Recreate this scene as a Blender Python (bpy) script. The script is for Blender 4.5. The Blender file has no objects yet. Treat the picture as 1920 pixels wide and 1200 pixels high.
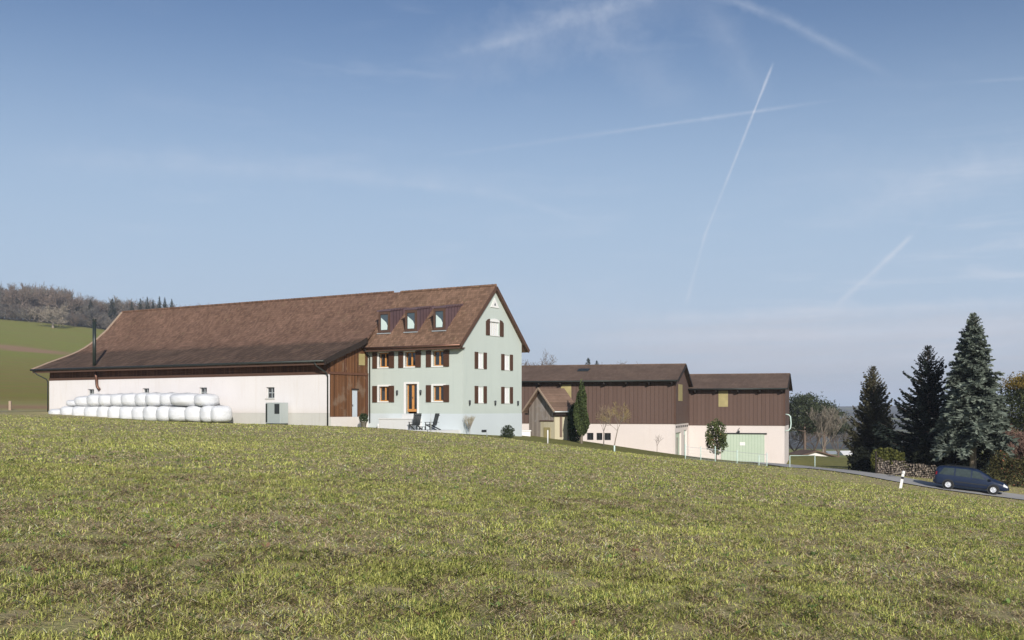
import bpy, math, random
import numpy as np
from mathutils import Vector, Matrix
R = math.radians
random.seed(7)
rng = np.random.default_rng(7)
scene = bpy.context.scene
col = scene.collection

# ------------------------------------------------------------------ camera (level, horizon kept low with a vertical shift)
cam_d = bpy.data.cameras.new("camera"); cam = bpy.data.objects.new("camera", cam_d); col.objects.link(cam)
cam.location = (0, 0, 0); cam.rotation_euler = (R(90), 0, 0)
cam_d.sensor_width = 36; cam_d.lens = 37.5; cam_d.shift_y = 167/1920
cam_d.clip_start = 0.3; cam_d.clip_end = 12000
scene.camera = cam
# ------------------------------------------------------------------ light
SUN_EL, SUN_AZ = 21.5, 168.0          # azimuth clockwise from +Y
sun_dir = Vector((math.sin(R(SUN_AZ))*math.cos(R(SUN_EL)), math.cos(R(SUN_AZ))*math.cos(R(SUN_EL)), math.sin(R(SUN_EL))))
sd = bpy.data.lights.new("sun", 'SUN'); so = bpy.data.objects.new("sun", sd); col.objects.link(so)
sd.energy = 4.0; sd.angle = R(0.5); sd.color = (1.0, 0.945, 0.87)
so.rotation_euler = sun_dir.to_track_quat('Z', 'Y').to_euler()
scene.view_settings.view_transform = 'Standard'; scene.view_settings.look = 'None'
scene.view_settings.exposure = 0.15; scene.view_settings.gamma = 1
W = bpy.data.worlds.new("World"); scene.world = W; W.use_nodes = True

class N:
    """small node helper"""
    def __init__(s, tree): s.t = tree; s.n = tree.nodes; s.l = tree.links
    def new(s, typ, **kw):
        n = s.n.new(typ)
        for k, v in kw.items(): setattr(n, k, v)
        return n
    def put(s, sock, v):
        if hasattr(v, 'is_output') or isinstance(v, bpy.types.NodeSocket): s.l.new(v, sock)
        else: sock.default_value = v
    def math(s, op, a, b=None, c=None, clamp=False):
        n = s.new('ShaderNodeMath', operation=op, use_clamp=clamp); s.put(n.inputs[0], a)
        if b is not None: s.put(n.inputs[1], b)
        if c is not None: s.put(n.inputs[2], c)
        return n.outputs[0]
    def vmath(s, op, a, b=None):
        n = s.new('ShaderNodeVectorMath', operation=op); s.put(n.inputs[0], a)
        if b is not None: s.put(n.inputs[1], b)
        return n.outputs['Value'] if op in ('DOT_PRODUCT', 'LENGTH') else n.outputs[0]
    def smooth(s, v, a, b, to0=0.0, to1=1.0):
        n = s.new('ShaderNodeMapRange', interpolation_type='SMOOTHSTEP')
        s.put(n.inputs[0], v); n.inputs[1].default_value = a; n.inputs[2].default_value = b
        n.inputs[3].default_value = to0; n.inputs[4].default_value = to1
        return n.outputs[0]
    def mix(s, f, a, b, blend='MIX'):
        n = s.new('ShaderNodeMix', data_type='RGBA', blend_type=blend)
        s.put(n.inputs[0], f)
        for i, v in ((6, a), (7, b)):
            if isinstance(v, (tuple, list)): v = (*v[:3], 1)
            s.put(n.inputs[i], v)
        return n.outputs[2]
    def noise(s, vec, scale, detail=4, rough=0.55, dist=0.0):
        n = s.new('ShaderNodeTexNoise'); n.inputs['Scale'].default_value = scale
        n.inputs['Detail'].default_value = detail; n.inputs['Roughness'].default_value = rough
        n.inputs['Distortion'].default_value = dist
        if vec is not None: s.l.new(vec, n.inputs['Vector'])
        return n.outputs[0]
    def scalev(s, vec, sc):
        n = s.new('ShaderNodeMapping'); n.inputs['Scale'].default_value = sc; s.l.new(vec, n.inputs['Vector'])
        return n.outputs[0]
    def sep(s, vec):
        n = s.new('ShaderNodeSeparateXYZ'); s.l.new(vec, n.inputs[0]); return n.outputs

# ------------------------------------------------------------------ sky with old contrails and thin cirrus
def build_sky():
    k = N(W.node_tree); k.n.clear()
    out = k.new('ShaderNodeOutputWorld'); bg = k.new('ShaderNodeBackground')
    k.l.new(bg.outputs[0], out.inputs[0])
    sky = k.new('ShaderNodeTexSky', sky_type='NISHITA'); sky.sun_disc = False
    sky.sun_elevation = R(SUN_EL); sky.sun_rotation = R(SUN_AZ)
    sky.altitude = 600; sky.air_density = 1.0; sky.dust_density = 1.5; sky.ozone_density = 2.0
    bg.inputs[1].default_value = 0.10
    tc = k.new('ShaderNodeTexCoord'); D = tc.outputs['Generated']
    x, y, z = k.sep(D)
    def dirpx(px, py): return Vector(((px-960)/2000, 1, (767-py)/2000)).normalized()
    stretched = k.scalev(D, (6, 6, 30))
    nz = k.noise(stretched, 1.6, 6, 0.6, 0.3)
    fine = k.noise(D, 60, 4, 0.6)
    big = k.noise(D, 5, 3, 0.5)
    patchy = k.smooth(k.noise(D, 34, 5, .65), .3, .68, .55, 1.3)
    total = None
    trails = [((1447,125),(1378,300),3.4,.42),((1378,300),(1322,440),3.4,.34),((1322,440),(1288,565),5,.26),
              ((860,288),(1180,243),7,.10),((1180,243),(1500,197),5,.22),
              ((1345,-10),(1470,38),13,.22),((1470,38),(1612,112),12,.18),
              ((865,97),(1010,62),11,.13),((1000,50),(1240,-12),20,.15),
              ((1568,572),(1640,508),9,.34),((1640,508),(1706,445),7,.42),((1706,445),(1745,398),6,.07),
              ((700,336),(930,364),12,.12),((930,364),(1100,415),12,.11),((450,318),(700,336),16,.06),((80,300),(560,318),40,.10),((560,312),(940,350),30,.10),((850,112),(1260,-10),70,.16),((1120,50),(1260,170),60,.10),((1335,20),(1410,155),40,.11),((1600,400),(1925,285),45,.16),((1500,330),(1925,330),60,.08),((1230,598),(1925,566),16,.34),((1080,640),(1925,612),18,.30),((1300,690),(1925,660),14,.22),((700,540),(1300,600),60,.10),
              ((1680,482),(1880,466),9,.12),((1845,152),(1935,146),5,.18),((1500,420),(1700,402),26,.05)]
    for (p1, p2, w, amp) in trails:
        a, b = dirpx(*p1), dirpx(*p2)
        n = a.cross(b).normalized(); e = (b-a).normalized()
        dist = k.math('ABSOLUTE', k.vmath('DOT_PRODUCT', D, n))
        wob = k.math('MULTIPLY_ADD', fine, w/2000*1.9, w/2000*0.1)
        band = k.math('SUBTRACT', 1.0, k.math('DIVIDE', dist, wob), clamp=True)
        band = k.math('MULTIPLY', k.math('POWER', band, 1.15), patchy)
        al = k.vmath('DOT_PRODUCT', D, e)
        ta, tb = a.dot(e), b.dot(e); m = 0.006 if w < 25 and amp > .25 and p1[1] < 590 else .05
        g = k.math('MULTIPLY', k.smooth(al, ta-m, ta+m), k.smooth(al, tb-m, tb+m, 1, 0))
        v = k.math('MULTIPLY', k.math('MULTIPLY', band, g), amp)
        total = v if total is None else k.math('ADD', total, v)
    # thin veils high up and streaky haze bank low on the right
    veil = k.math('MULTIPLY', k.smooth(nz, .45, .8), k.smooth(big, .4, .7))
    veil = k.math('MULTIPLY', veil, 0.17)
    bank = k.math('MULTIPLY', k.smooth(z, .0, .02), k.smooth(k.math('ADD', z, k.math('MULTIPLY', nz, -.03)), .05, .085, 1, 0))
    bank = k.math('MULTIPLY', bank, k.smooth(x, -.06, .2))
    bank = k.math('MULTIPLY', bank, k.smooth(k.noise(k.scalev(D, (4, 4, 60)), 2.2, 5, .6, .4), .25, .75, .5, 1.0))
    bank2 = k.math('MULTIPLY', k.smooth(x, .1, .45), k.smooth(k.noise(k.scalev(D, (5, 5, 45)), 1.7, 5, .6, .5), .5, .72))
    bank2 = k.math('MULTIPLY', k.math('MULTIPLY', bank2, k.smooth(z, .28, .1)), .38)
    c = k.mix(1.0, sky.outputs[0], SKYTINT, 'MULTIPLY')
    hz = k.smooth(z, .10, .38, 1, 0)
    c = k.mix(k.math('MULTIPLY', hz, HZF), c, HZC)
    c = k.mix(k.smooth(z, .02, .16, .6, 0), c, (5.0, 5.9, 7.0))
    c = k.mix(bank, c, (5.3, 5.65, 6.45))
    c = k.mix(k.math('ADD', bank2, k.math('ADD', total, veil), clamp=True), c, (6.3, 6.7, 7.6))
    k.l.new(c, bg.inputs[0])
SKYTINT = (.71, .75, .84); HZC = (4.0, 5.2, 6.75); HZF = 0.95
build_sky()

# ------------------------------------------------------------------ object helpers
def tag(o, label=None, cat=None, group=None, kind=None):
    if label: o['label'] = label
    if cat: o['category'] = cat
    if group: o['group'] = group
    if kind: o['kind'] = kind
    return o
def empty(name, loc, rz=0, label=None, cat=None, group=None, ry=0):
    o = bpy.data.objects.new(name, None); col.objects.link(o)
    o.location = loc; o.rotation_euler = (0, ry, rz); o.empty_display_size = .3
    return tag(o, label, cat, group)
class MB:
    def __init__(s): s.v = []; s.f = []
    def quad(s, *p):
        i = len(s.v); s.v += [tuple(q) for q in p]; s.f.append(tuple(range(i, i+len(p)))); return s
    def box(s, x0, x1, y0, y1, z0, z1):
        i = len(s.v)
        s.v += [(x0,y0,z0),(x1,y0,z0),(x1,y1,z0),(x0,y1,z0),(x0,y0,z1),(x1,y0,z1),(x1,y1,z1),(x0,y1,z1)]
        s.f += [tuple(i+j for j in f) for f in ((0,3,2,1),(4,5,6,7),(0,1,5,4),(1,2,6,5),(2,3,7,6),(3,0,4,7))]; return s
    def bar(s, a, b, w, h=None, up=(0,0,1)):
        h = w if h is None else h
        a, b = Vector(a), Vector(b); d = (b-a).normalized(); sx = d.cross(Vector(up))
        if sx.length < 1e-4: sx = d.cross(Vector((0,1,0)))
        sx.normalize(); u = sx.cross(d)
        i = len(s.v)
        for p in (a, b):
            for (q, r) in ((-1,-1),(1,-1),(1,1),(-1,1)): s.v.append(tuple(p+sx*q*w/2+u*r*h/2))
        s.f += [tuple(i+j for j in f) for f in ((0,1,2,3),(7,6,5,4),(0,4,5,1),(1,5,6,2),(2,6,7,3),(3,7,4,0))]; return s
    def tube(s, pts, r, n=8, caps=True):
        pts = [Vector(p) for p in pts]; rs = r if isinstance(r, (list, tuple)) else [r]*len(pts)
        i0 = len(s.v); prev = None
        for j, p in enumerate(pts):
            d = (pts[min(j+1, len(pts)-1)]-pts[max(j-1, 0)]).normalized()
            ref = Vector((0,0,1)) if abs(d.z) < .9 else Vector((1,0,0))
            a = d.cross(ref).normalized() if prev is None else (prev-d*prev.dot(d)).normalized()
            prev = a; b = d.cross(a)
            for q in range(n):
                t = 2*math.pi*q/n; s.v.append(tuple(p+(a*math.cos(t)+b*math.sin(t))*rs[j]))
        for j in range(len(pts)-1):
            for q in range(n):
                s.f.append((i0+j*n+q, i0+j*n+(q+1) % n, i0+(j+1)*n+(q+1) % n, i0+(j+1)*n+q))
        if caps:
            s.f.append(tuple(i0+q for q in reversed(range(n)))); s.f.append(tuple(i0+(len(pts)-1)*n+q for q in range(n)))
        return s
    def prism(s, poly, axis, a, b):
        """poly in the two other axes, extruded along axis from a to b"""
        def P(u, v, w): return {'x': (w, u, v), 'y': (u, w, v), 'z': (u, v, w)}[axis]
        i = len(s.v); n = len(poly)
        s.v += [P(u, v, a) for u, v in poly]+[P(u, v, b) for u, v in poly]
        s.f.append(tuple(range(i, i+n))); s.f.append(tuple(reversed(range(i+n, i+2*n))))
        for j in range(n): s.f.append((i+j, i+(j+1) % n, i+n+(j+1) % n, i+n+j))
        return s
    def lathe(s, prof, n=24, c=(0,0,0), axis='z'):
        i0 = len(s.v)
        for (r, h) in prof:
            for q in range(n):
                t = 2*math.pi*q/n; u, v = r*math.cos(t), r*math.sin(t)
                p = {'z': (u, v, h), 'y': (u, h, v), 'x': (h, u, v)}[axis]
                s.v.append((p[0]+c[0], p[1]+c[1], p[2]+c[2]))
        for j in range(len(prof)-1):
            for q in range(n): s.f.append((i0+j*n+q, i0+j*n+(q+1) % n, i0+(j+1)*n+(q+1) % n, i0+(j+1)*n+q))
        return s
    def build(s, name, mat, parent=None, smooth=False, recalc=True, bevel=0, loc=None):
        me = bpy.data.meshes.new(name); me.from_pydata(s.v, [], s.f)
        if recalc or bevel:
            import bmesh
            bm = bmesh.new(); bm.from_mesh(me)
            if recalc: bmesh.ops.recalc_face_normals(bm, faces=bm.faces)
            bm.to_mesh(me); bm.free()
        me.materials.append(mat)
        if smooth: me.polygons.foreach_set('use_smooth', [True]*len(me.polygons))
        o = bpy.data.objects.new(name, me); col.objects.link(o)
        if parent: o.parent = parent
        if loc: o.location = loc
        if bevel:
            m = o.modifiers.new('bevel', 'BEVEL'); m.width = bevel; m.segments = 2; m.limit_method = 'ANGLE'
        return o
def np_mesh(name, V, F, mat, parent=None, cols=None, smooth=False, loc=None):
    """V (n,3), F (m,k) arrays; cols per face (m,3) stored as a corner colour"""
    me = bpy.data.meshes.new(name); V = np.asarray(V, np.float32); F = np.asarray(F, np.int32); k = F.shape[1]
    me.vertices.add(len(V)); me.vertices.foreach_set('co', V.ravel())
    me.loops.add(F.size); me.loops.foreach_set('vertex_index', F.ravel())
    me.polygons.add(len(F)); me.polygons.foreach_set('loop_start', np.arange(0, F.size, k, dtype=np.int32))
    me.polygons.foreach_set('loop_total', np.full(len(F), k, np.int32))
    if smooth: me.polygons.foreach_set('use_smooth', np.ones(len(F), bool))
    me.update(calc_edges=True)
    if cols is not None:
        a = me.color_attributes.new('tone', 'FLOAT_COLOR', 'CORNER')
        c = np.ones((len(F), k, 4), np.float32); c[..., :3] = np.asarray(cols)[:, None, :]
        a.data.foreach_set('color', c.ravel())
    me.materials.append(mat)
    o = bpy.data.objects.new(name, me); col.objects.link(o)
    if parent: o.parent = parent
    if loc: o.location = loc
    return o
def copy_tree(o, parent=None):
    c = o.copy(); col.objects.link(c); c.parent = parent
    for ch in list(o.children): copy_tree(ch, c)
    return c

# ------------------------------------------------------------------ materials
def mat(name, fn, rough=.8, spec=.3, metal=0):
    m = bpy.data.materials.new(name); m.use_nodes = True; k = N(m.node_tree)
    b = k.n['Principled BSDF']; b.inputs['Roughness'].default_value = rough
    b.inputs['Specular IOR Level'].default_value = spec; b.inputs['Metallic'].default_value = metal
    tc = k.new('ShaderNodeTexCoord'); O = tc.outputs['Object']
    r = fn(k, O, b)
    if r is not None: k.put(b.inputs['Base Color'], (*r, 1) if isinstance(r, tuple) else r)
    return m
def bump(k, b, h, strength=.5, dist=.02):
    n = k.new('ShaderNodeBump'); n.inputs['Strength'].default_value = strength; n.inputs['Distance'].default_value = dist
    k.l.new(h, n.inputs['Height']); k.l.new(n.outputs[0], b.inputs['Normal'])
def plain(c, var=.15, scale=3, **kw):
    def fn(k, O, b):
        n = k.noise(O, scale, 5)
        d = tuple(v*(1-var) for v in c); l = tuple(min(1, v*(1+var)) for v in c)
        return k.mix(n, d, l)
    return lambda name: mat(name, fn, **kw)
def tone_mat(name, rough=.85, spec=.2, trans=0.0):
    def fn(k, O, b):
        a = k.new('ShaderNodeVertexColor', layer_name='tone')
        if trans:
            t = k.new('ShaderNodeBsdfTranslucent'); k.l.new(a.outputs[0], t.inputs[0])
            mx = k.new('ShaderNodeMixShader'); mx.inputs[0].default_value = trans
            o = k.n['Material Output']; k.l.new(b.outputs[0], mx.inputs[1]); k.l.new(t.outputs[0], mx.inputs[2]); k.l.new(mx.outputs[0], o.inputs[0])
        return a.outputs[0]
    return mat(name, fn, rough, spec)
def plaster(c, dirt=(.55,.5,.42), amt=.25, zlow=None):
    def fn(k, O, b):
        n1 = k.noise(O, .35, 6, .6); n2 = k.noise(k.scalev(O, (2.5, 2.5, .25)), 1.2, 5, .6)
        n3 = k.noise(O, 25, 4, .6)
        base = k.mix(k.smooth(n1, .35, .7), tuple(v*.96 for v in c), c)
        base = k.mix(k.math('MULTIPLY', k.smooth(n2, .5, .8), amt), base, dirt)
        if zlow:
            z = k.math('ADD', k.sep(O)[2], k.math('MULTIPLY', n1, .5))
            base = k.mix(k.math('MULTIPLY', k.smooth(z, zlow, zlow+.9, 1, 0), .35), base, dirt)
        bump(k, b, n3, .25, .01)
        return base
    return lambda name: mat(name, fn, .9, .15)
def tiles(upper, lower, zsplit=None, amt=1.0):
    def fn(k, O, b):
        x, y, z = k.sep(O)
        n1 = k.noise(O, .45, 6, .65); n2 = k.noise(O, 3.5, 4, .7)
        br = k.new('ShaderNodeTexBrick'); br.offset = .5
        cmb = k.new('ShaderNodeCombineXYZ'); k.l.new(x, cmb.inputs[0]); k.l.new(k.math('MULTIPLY', z, 1.35), cmb.inputs[1])
        k.l.new(cmb.outputs[0], br.inputs['Vector']); br.inputs['Scale'].default_value = 1.0
        br.inputs['Brick Width'].default_value = .2; br.inputs['Row Height'].default_value = .26
        br.inputs['Mortar Size'].default_value = .012; br.inputs['Mortar Smooth'].default_value = .6
        br.inputs['Color1'].default_value = (.25,.25,.25,1); br.inputs['Color2'].default_value = (.95,.95,.95,1); br.inputs['Mortar'].default_value = (0,0,0,1)
        bf = br.outputs['Color']
        up = k.mix(k.smooth(n1, .3, .7), tuple(v*.86 for v in upper), tuple(v*1.16 for v in upper))
        lo = k.mix(k.smooth(n1, .3, .7), tuple(v*.75 for v in lower), tuple(v*1.2 for v in lower))
        st = k.noise(k.scalev(O, (6, .4, .4)), 1, 4, .6)
        lo = k.mix(k.smooth(st, .45, .75, 0, .5), lo, tuple(v*1.9 for v in lower))
        c = up
        if zsplit is not None:
            c = k.mix(k.smooth(k.math('ADD', z, k.math('MULTIPLY', n1, .5)), zsplit-.05, zsplit+.4), lo, up)
        moss = k.smooth(k.noise(O, 1.1, 6, .7), .58, .75, 0, .45*amt)
        c = k.mix(moss, c, (.20,.17,.085))
        red = k.smooth(k.noise(O, 2.3, 3, .8), .6, .72, 0, .22*amt)
        c = k.mix(red, c, (.30,.13,.075))
        c = k.mix(.42*amt, c, bf, 'OVERLAY')
        c = k.mix(.35*amt, c, k.mix(n2, (.3,.3,.3), (.75,.75,.75)), 'OVERLAY')
        bump(k, b, br.outputs['Fac'], .5, .03)
        return c
    return lambda name: mat(name, fn, .9, .15)
def timber(c1, c2, board=.16, gap=.05, axis=0, bleach=None, soft=.75, vary=.7):
    """vertical boards; axis = coordinate that runs across the boards"""
    def fn(k, O, b):
        co = k.sep(O); u = co[axis]
        if axis == 'xy': pass
        t = k.math('DIVIDE', u, board)
        cell = k.math('FLOOR', t); fr = k.math('FRACT', t)
        wn = k.new('ShaderNodeTexWhiteNoise', noise_dimensions='1D'); k.l.new(cell, wn.inputs['W'])
        sc = [1.2, 1.2, 1.2]; sc[axis] = 14; sc[2] = .7
        g = k.noise(k.scalev(O, tuple(sc)), 1.5, 5, .65)
        f = k.math('ADD', k.math('MULTIPLY', wn.outputs[0], vary), k.math('MULTIPLY', g, .6), clamp=True)
        c = k.mix(f, c1, c2)
        if bleach:
            c = k.mix(k.smooth(k.noise(O, .9, 5, .6), .5, .68, 0, .7), c, bleach)
        line = k.math('LESS_THAN', fr, gap/board)
        c = k.mix(k.math('MULTIPLY', line, soft), c, tuple(v*.25 for v in c1))
        bump(k, b, k.math('SUBTRACT', 1, line), .6, .02)
        return c
    return lambda name: mat(name, fn, .85, .2)

M = {}
M['white_plaster'] = plaster((.80,.765,.755), (.62,.54,.46), .3, zlow=-.3)('white_plaster')
M['pink_plaster'] = plaster((.725,.65,.61), (.60,.51,.44), .3)('pink_plaster')
M['grey_plinth'] = plaster((.60,.585,.54), (.42,.38,.31), .6)('grey_plinth')
M['mint_plaster'] = plaster((.545,.60,.55), (.44,.50,.46), .42, zlow=-.4)('mint_plaster')
M['plinth_mint'] = plaster((.60,.655,.67), (.55,.60,.62), .4)('pale_plinth')
M['terrace'] = plaster((.70,.70,.69), (.55,.52,.45), .4)('terrace_concrete')
M['cream_wall'] = plaster((.62,.56,.40), (.45,.38,.22), .6)('cream_wall')
M['roof_barn'] = tiles((.172,.102,.071), (.098,.064,.046), 5.45)('barn_roof_tiles')
M['roof_house'] = tiles((.19,.115,.076), (.15,.09,.06))('house_roof_tiles')
M['roof_shed'] = tiles((.16,.105,.075), (.15,.09,.06))('shed_roof_tiles')
M['roof_sheet'] = tiles((.150,.103,.077), (.12,.08,.06), amt=.35)('sheet_roof')
M['timber_x'] = timber((.06,.028,.014), (.20,.092,.042), .17, .02, 1, (.24,.17,.12))('weathered_timber')
M['timber_front'] = timber((.06,.03,.02), (.16,.075,.045), .2, .02, 0)('dark_timber')
M['clad_front'] = timber((.112,.072,.058), (.15,.098,.08), .42, .06, 0, soft=.38, vary=.35)('brown_cladding_front')
M['clad_side'] = timber((.112,.072,.058), (.15,.098,.08), .42, .06, 1, soft=.38, vary=.35)('brown_cladding_side')
M['shed_wood'] = timber((.20,.165,.14), (.40,.34,.29), .17, .02, 0, (.45,.42,.40))('grey_boards')
M['shed_wood_side'] = timber((.12,.08,.06), (.26,.19,.15), .2, .02, 1)('brown_boards')
M['black_beam'] = plain((.03,.022,.018), .3)('black_beam')
M['brown_trim'] = plain((.10,.055,.038), .2)('brown_trim')
M['verge'] = plain((.40,.30,.22), .25, 5)('weathered_verge')
M['gutter'] = plain((.045,.05,.045), .25, 2, rough=.45, metal=.5)('old_gutter')
M['copper'] = plain((.16,.085,.06), .25, 3, rough=.4, metal=.6)('copper_gutter')
M['dormer_metal'] = mat('dormer_metal', lambda k, O, b: k.mix(k.math('LESS_THAN', k.math('FRACT', k.math('MULTIPLY', k.sep(O)[1], 2.6)), .18), k.mix(k.noise(O, 4), (.13,.085,.095), (.20,.13,.14)), (.06,.04,.045)), .45, .5, .3)
M['shutter'] = mat('shutter', lambda k, O, b: k.mix(k.math('LESS_THAN', k.math('FRACT', k.math('MULTIPLY', k.sep(O)[2], 14)), .25), (.092,.042,.022), (.045,.02,.012)), .55, .4)
M['white_paint'] = plain((.82,.81,.78), .05, 6, rough=.6)('white_paint')
M['white_panel'] = plain((.80,.80,.80), .06, 2, rough=.5)('white_blind')
M['larch'] = plain((.58,.27,.08), .25, 8, rough=.5)('larch_frame')
M['glass'] = plain((.018,.022,.026), .2, 2, rough=.06, spec=.8)('dark_glass')
M['dark_metal'] = plain((.025,.028,.03), .2, 5, rough=.45, spec=.5)('dark_metal')
M['flue'] = plain((.02,.028,.024), .2, 5, rough=.4, spec=.5)('dark_flue')
M['galv'] = plain((.50,.53,.53), .15, 8, rough=.45, metal=.4)('galvanised_steel')
M['mint_paint'] = plain((.58,.72,.66), .12, 8, rough=.5)('pale_green_paint')
M['door_blue'] = plain((.52,.58,.64), .08, 3, rough=.6)('pale_blue_door')
M['big_door'] = mat('pale_green_door', lambda k, O, b: k.mix(k.math('LESS_THAN', k.math('FRACT', k.math('MULTIPLY', k.sep(O)[0], 3.2)), .1), k.mix(k.noise(O, 1.5, 5), (.44,.53,.41), (.53,.61,.49)), (.33,.43,.31)), .6, .3)
M['yellow_panel'] = plain((.38,.32,.15), .35, 1.6, rough=.5)('yellow_panel')
M['heat_pump'] = mat('grey_louvre', lambda k, O, b: k.mix(k.math('LESS_THAN', k.math('FRACT', k.math('MULTIPLY', k.sep(O)[0], 9)), .2), (.40,.44,.43), (.26,.30,.29)), .5, .4)
M['film'] = mat('white_film', lambda k, O, b: (bump(k, b, k.noise(k.scalev(O, (1, 1, 9)), 4.5, 5, .7), 1.0, .06), k.mix(k.noise(O, 2, 4), (.72,.74,.77), (.84,.85,.87)))[1], .32, .5)
M['stone'] = plain((.34,.31,.27), .35, 6)('stone')
M['asphalt'] = mat('asphalt', lambda k, O, b: (bump(k, b, k.noise(O, 40), .3, .01), k.mix(k.noise(O, .6, 6), (.34,.33,.31), (.50,.48,.45)))[1], .9, .2)
M['bark'] = mat('bark', lambda k, O, b: k.mix(k.noise(k.scalev(O, (8, 8, 1.5)), 2, 5), (.09,.065,.05), (.24,.18,.14)), .9, .1)
M['bark_pale'] = mat('pale_bark', lambda k, O, b: k.mix(k.noise(k.scalev(O, (6, 6, 1)), 1, 5), (.17,.14,.11), (.36,.31,.25)), .9, .1)
M['leaf'] = tone_mat('foliage', .8, .2, .15)
M['needle'] = tone_mat('needles', .8, .15, .05)
M['twig'] = tone_mat('twigs', .9, .1)
M['log'] = tone_mat('split_logs', .9, .1)
M['grass'] = tone_mat('grass_blades', .7, .2, .38)

# ------------------------------------------------------------------ terrain
PTS = np.array([(0,0,-1.65),(0,30,-1.8),(0,55,-1.85),(-3.7,80,-1.85),(1,87,-2.25),(-14,80.8,-1.27),(-11.5,84.8,-1.45),(-42.8,98.7,-.25),(-28,88.6,-.98),
 (-34,93,-.66),(7.5,107,-3.25),(16.1,105,-4.55),(19,114.5,-5.1),(28.6,111.6,-5.95),(2.5,75,-2.42),(7.4,77,-3.08),(12.8,79,-3.75),(14.7,77,-3.8),(22.1,85,-4.72),
 (19.2,83,-4.45),(28.14,69.16,-5.17),(30.76,68.04,-5.45),(34.5,66.2,-5.9),(26.6,71.5,-4.88),(25.2,77,-4.68),(23.8,82,-4.62),(23,88,-4.75),
 (22.4,62,-4.82),(-12,20,-1.15),(-22,50,-.95),(-20,84,-1.2),(-40,72,-.5),(12,22,-2.6),(24,50,-4.55),(10,50,-2.75),(-45.6,95,-.42),(-52,108,-.25),(-60,135,1.0),(-40,135,.7),
 (33,76,-4.95),(31.3,80,-4.95),(30,90,-4.9),(35,125,-5.75),(50,125,-7),(45,60,-7),(3.7,92,-2.5),(0,130,-3.2),(-30,130,-.2),(-80,60,1.2),(0,-25,-1.5),(-25,-5,-.6),(25,-5,-3.2)], float)
def _tps():
    X = PTS[:, :2]/50; n = len(X)
    r = np.linalg.norm(X[:, None]-X[None], axis=2)
    K = np.where(r > 0, r*r*np.log(r+1e-12), 0)+np.eye(n)*2e-3
    P = np.c_[np.ones(n), X]
    A = np.zeros((n+3, n+3)); A[:n, :n] = K; A[:n, n:] = P; A[n:, :n] = P.T
    return X, np.linalg.solve(A, np.r_[PTS[:, 2], 0, 0, 0])
_X, _w = _tps()
def sm(t): t = np.clip(t, 0, 1); return t*t*(3-2*t)
def vnoise(x, y, s, seed=0):
    x = x/s; y = y/s; xi = np.floor(x).astype(np.int64); yi = np.floor(y).astype(np.int64); fx = x-xi; fy = y-yi
    def h(a, b):
        n = (a*374761393+b*668265263+seed*982451653) & 0x7fffffff; n = ((n ^ (n >> 13))*1274126177) & 0x7fffffff
        return ((n ^ (n >> 16)) & 0xffff)/65535.
    fx = fx*fx*(3-2*fx); fy = fy*fy*(3-2*fy)
    return (h(xi, yi)*(1-fx)+h(xi+1, yi)*fx)*(1-fy)+(h(xi, yi+1)*(1-fx)+h(xi+1, yi+1)*fx)*fy
def fbm(x, y, s, o=4, seed=0):
    v = 0; a = .5
    for i in range(o): v = v+a*vnoise(x, y, s/2**i, seed+i); a *= .5
    return v/(1-.5**o)
def ground(x, y):
    x = np.atleast_1d(np.asarray(x, float)); y = np.atleast_1d(np.asarray(y, float)); sh = x.shape
    x = x.ravel(); y = y.ravel(); out = np.empty_like(x)
    for i in range(0, len(x), 40000):
        xs, ys = x[i:i+40000], y[i:i+40000]
        q = np.c_[np.clip(xs, -75, 55), np.clip(ys, -25, 138)]/50
        r = np.linalg.norm(q[:, None]-_X[None], axis=2)
        near = (np.where(r > 0, r*r*np.log(r+1e-12), 0)@_w[:-3])+_w[-3]+q@_w[-2:]
        hill = 53*np.exp(-((xs+330)/262)**2)*(np.clip((ys-112)/500, 0, 1)**1.08)
        hill = hill*(1-.15*sm((ys-900)/900))+.6*sm((-xs)/60)
        side = sm((xs+60)/90)
        val = -np.minimum(3+.024*np.clip(ys-120, 0, 4000), 30); rt = sm((xs-4)/22)
        val = (val*(1-rt)+rt*np.interp(ys, [118,132,200,350,470,650,900,1300], [-4.8,-5.9,-14,-20,-22.4,-26,-31,-34]))*side
        far_h = (31+12*fbm(xs, ys, 700, 3, 5)-6)*sm((ys-800)/1700)+18*sm((ys-2600)/600)*fbm(xs, ys, 700, 3, 9)
        far = hill+val+far_h*side
        t = np.maximum(sm((ys-118)/50), sm((np.abs(xs+10)-70)/60))
        z = near*(1-t)+far*t
        rough = (.05*(fbm(xs, ys, 2.4, 2, 3)-.5)+.07*(fbm(xs, ys, .8, 2, 7)-.5)*(1-sm((ys-20)/25)))*(1-sm((ys-55)/20))
        out[i:i+40000] = z+rough
    return out.reshape(sh)
def gz(x, y): return float(ground(x, y)[0])
def fence_line(x): # far edge of the meadow
    return np.interp(x, [-60,-45,-31,-14,-6,2.5,7.4,12.8,16,19.2,22.1,24], [93,93,85.5,78.2,76.5,75,77,79,80,83,85,86])
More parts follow.
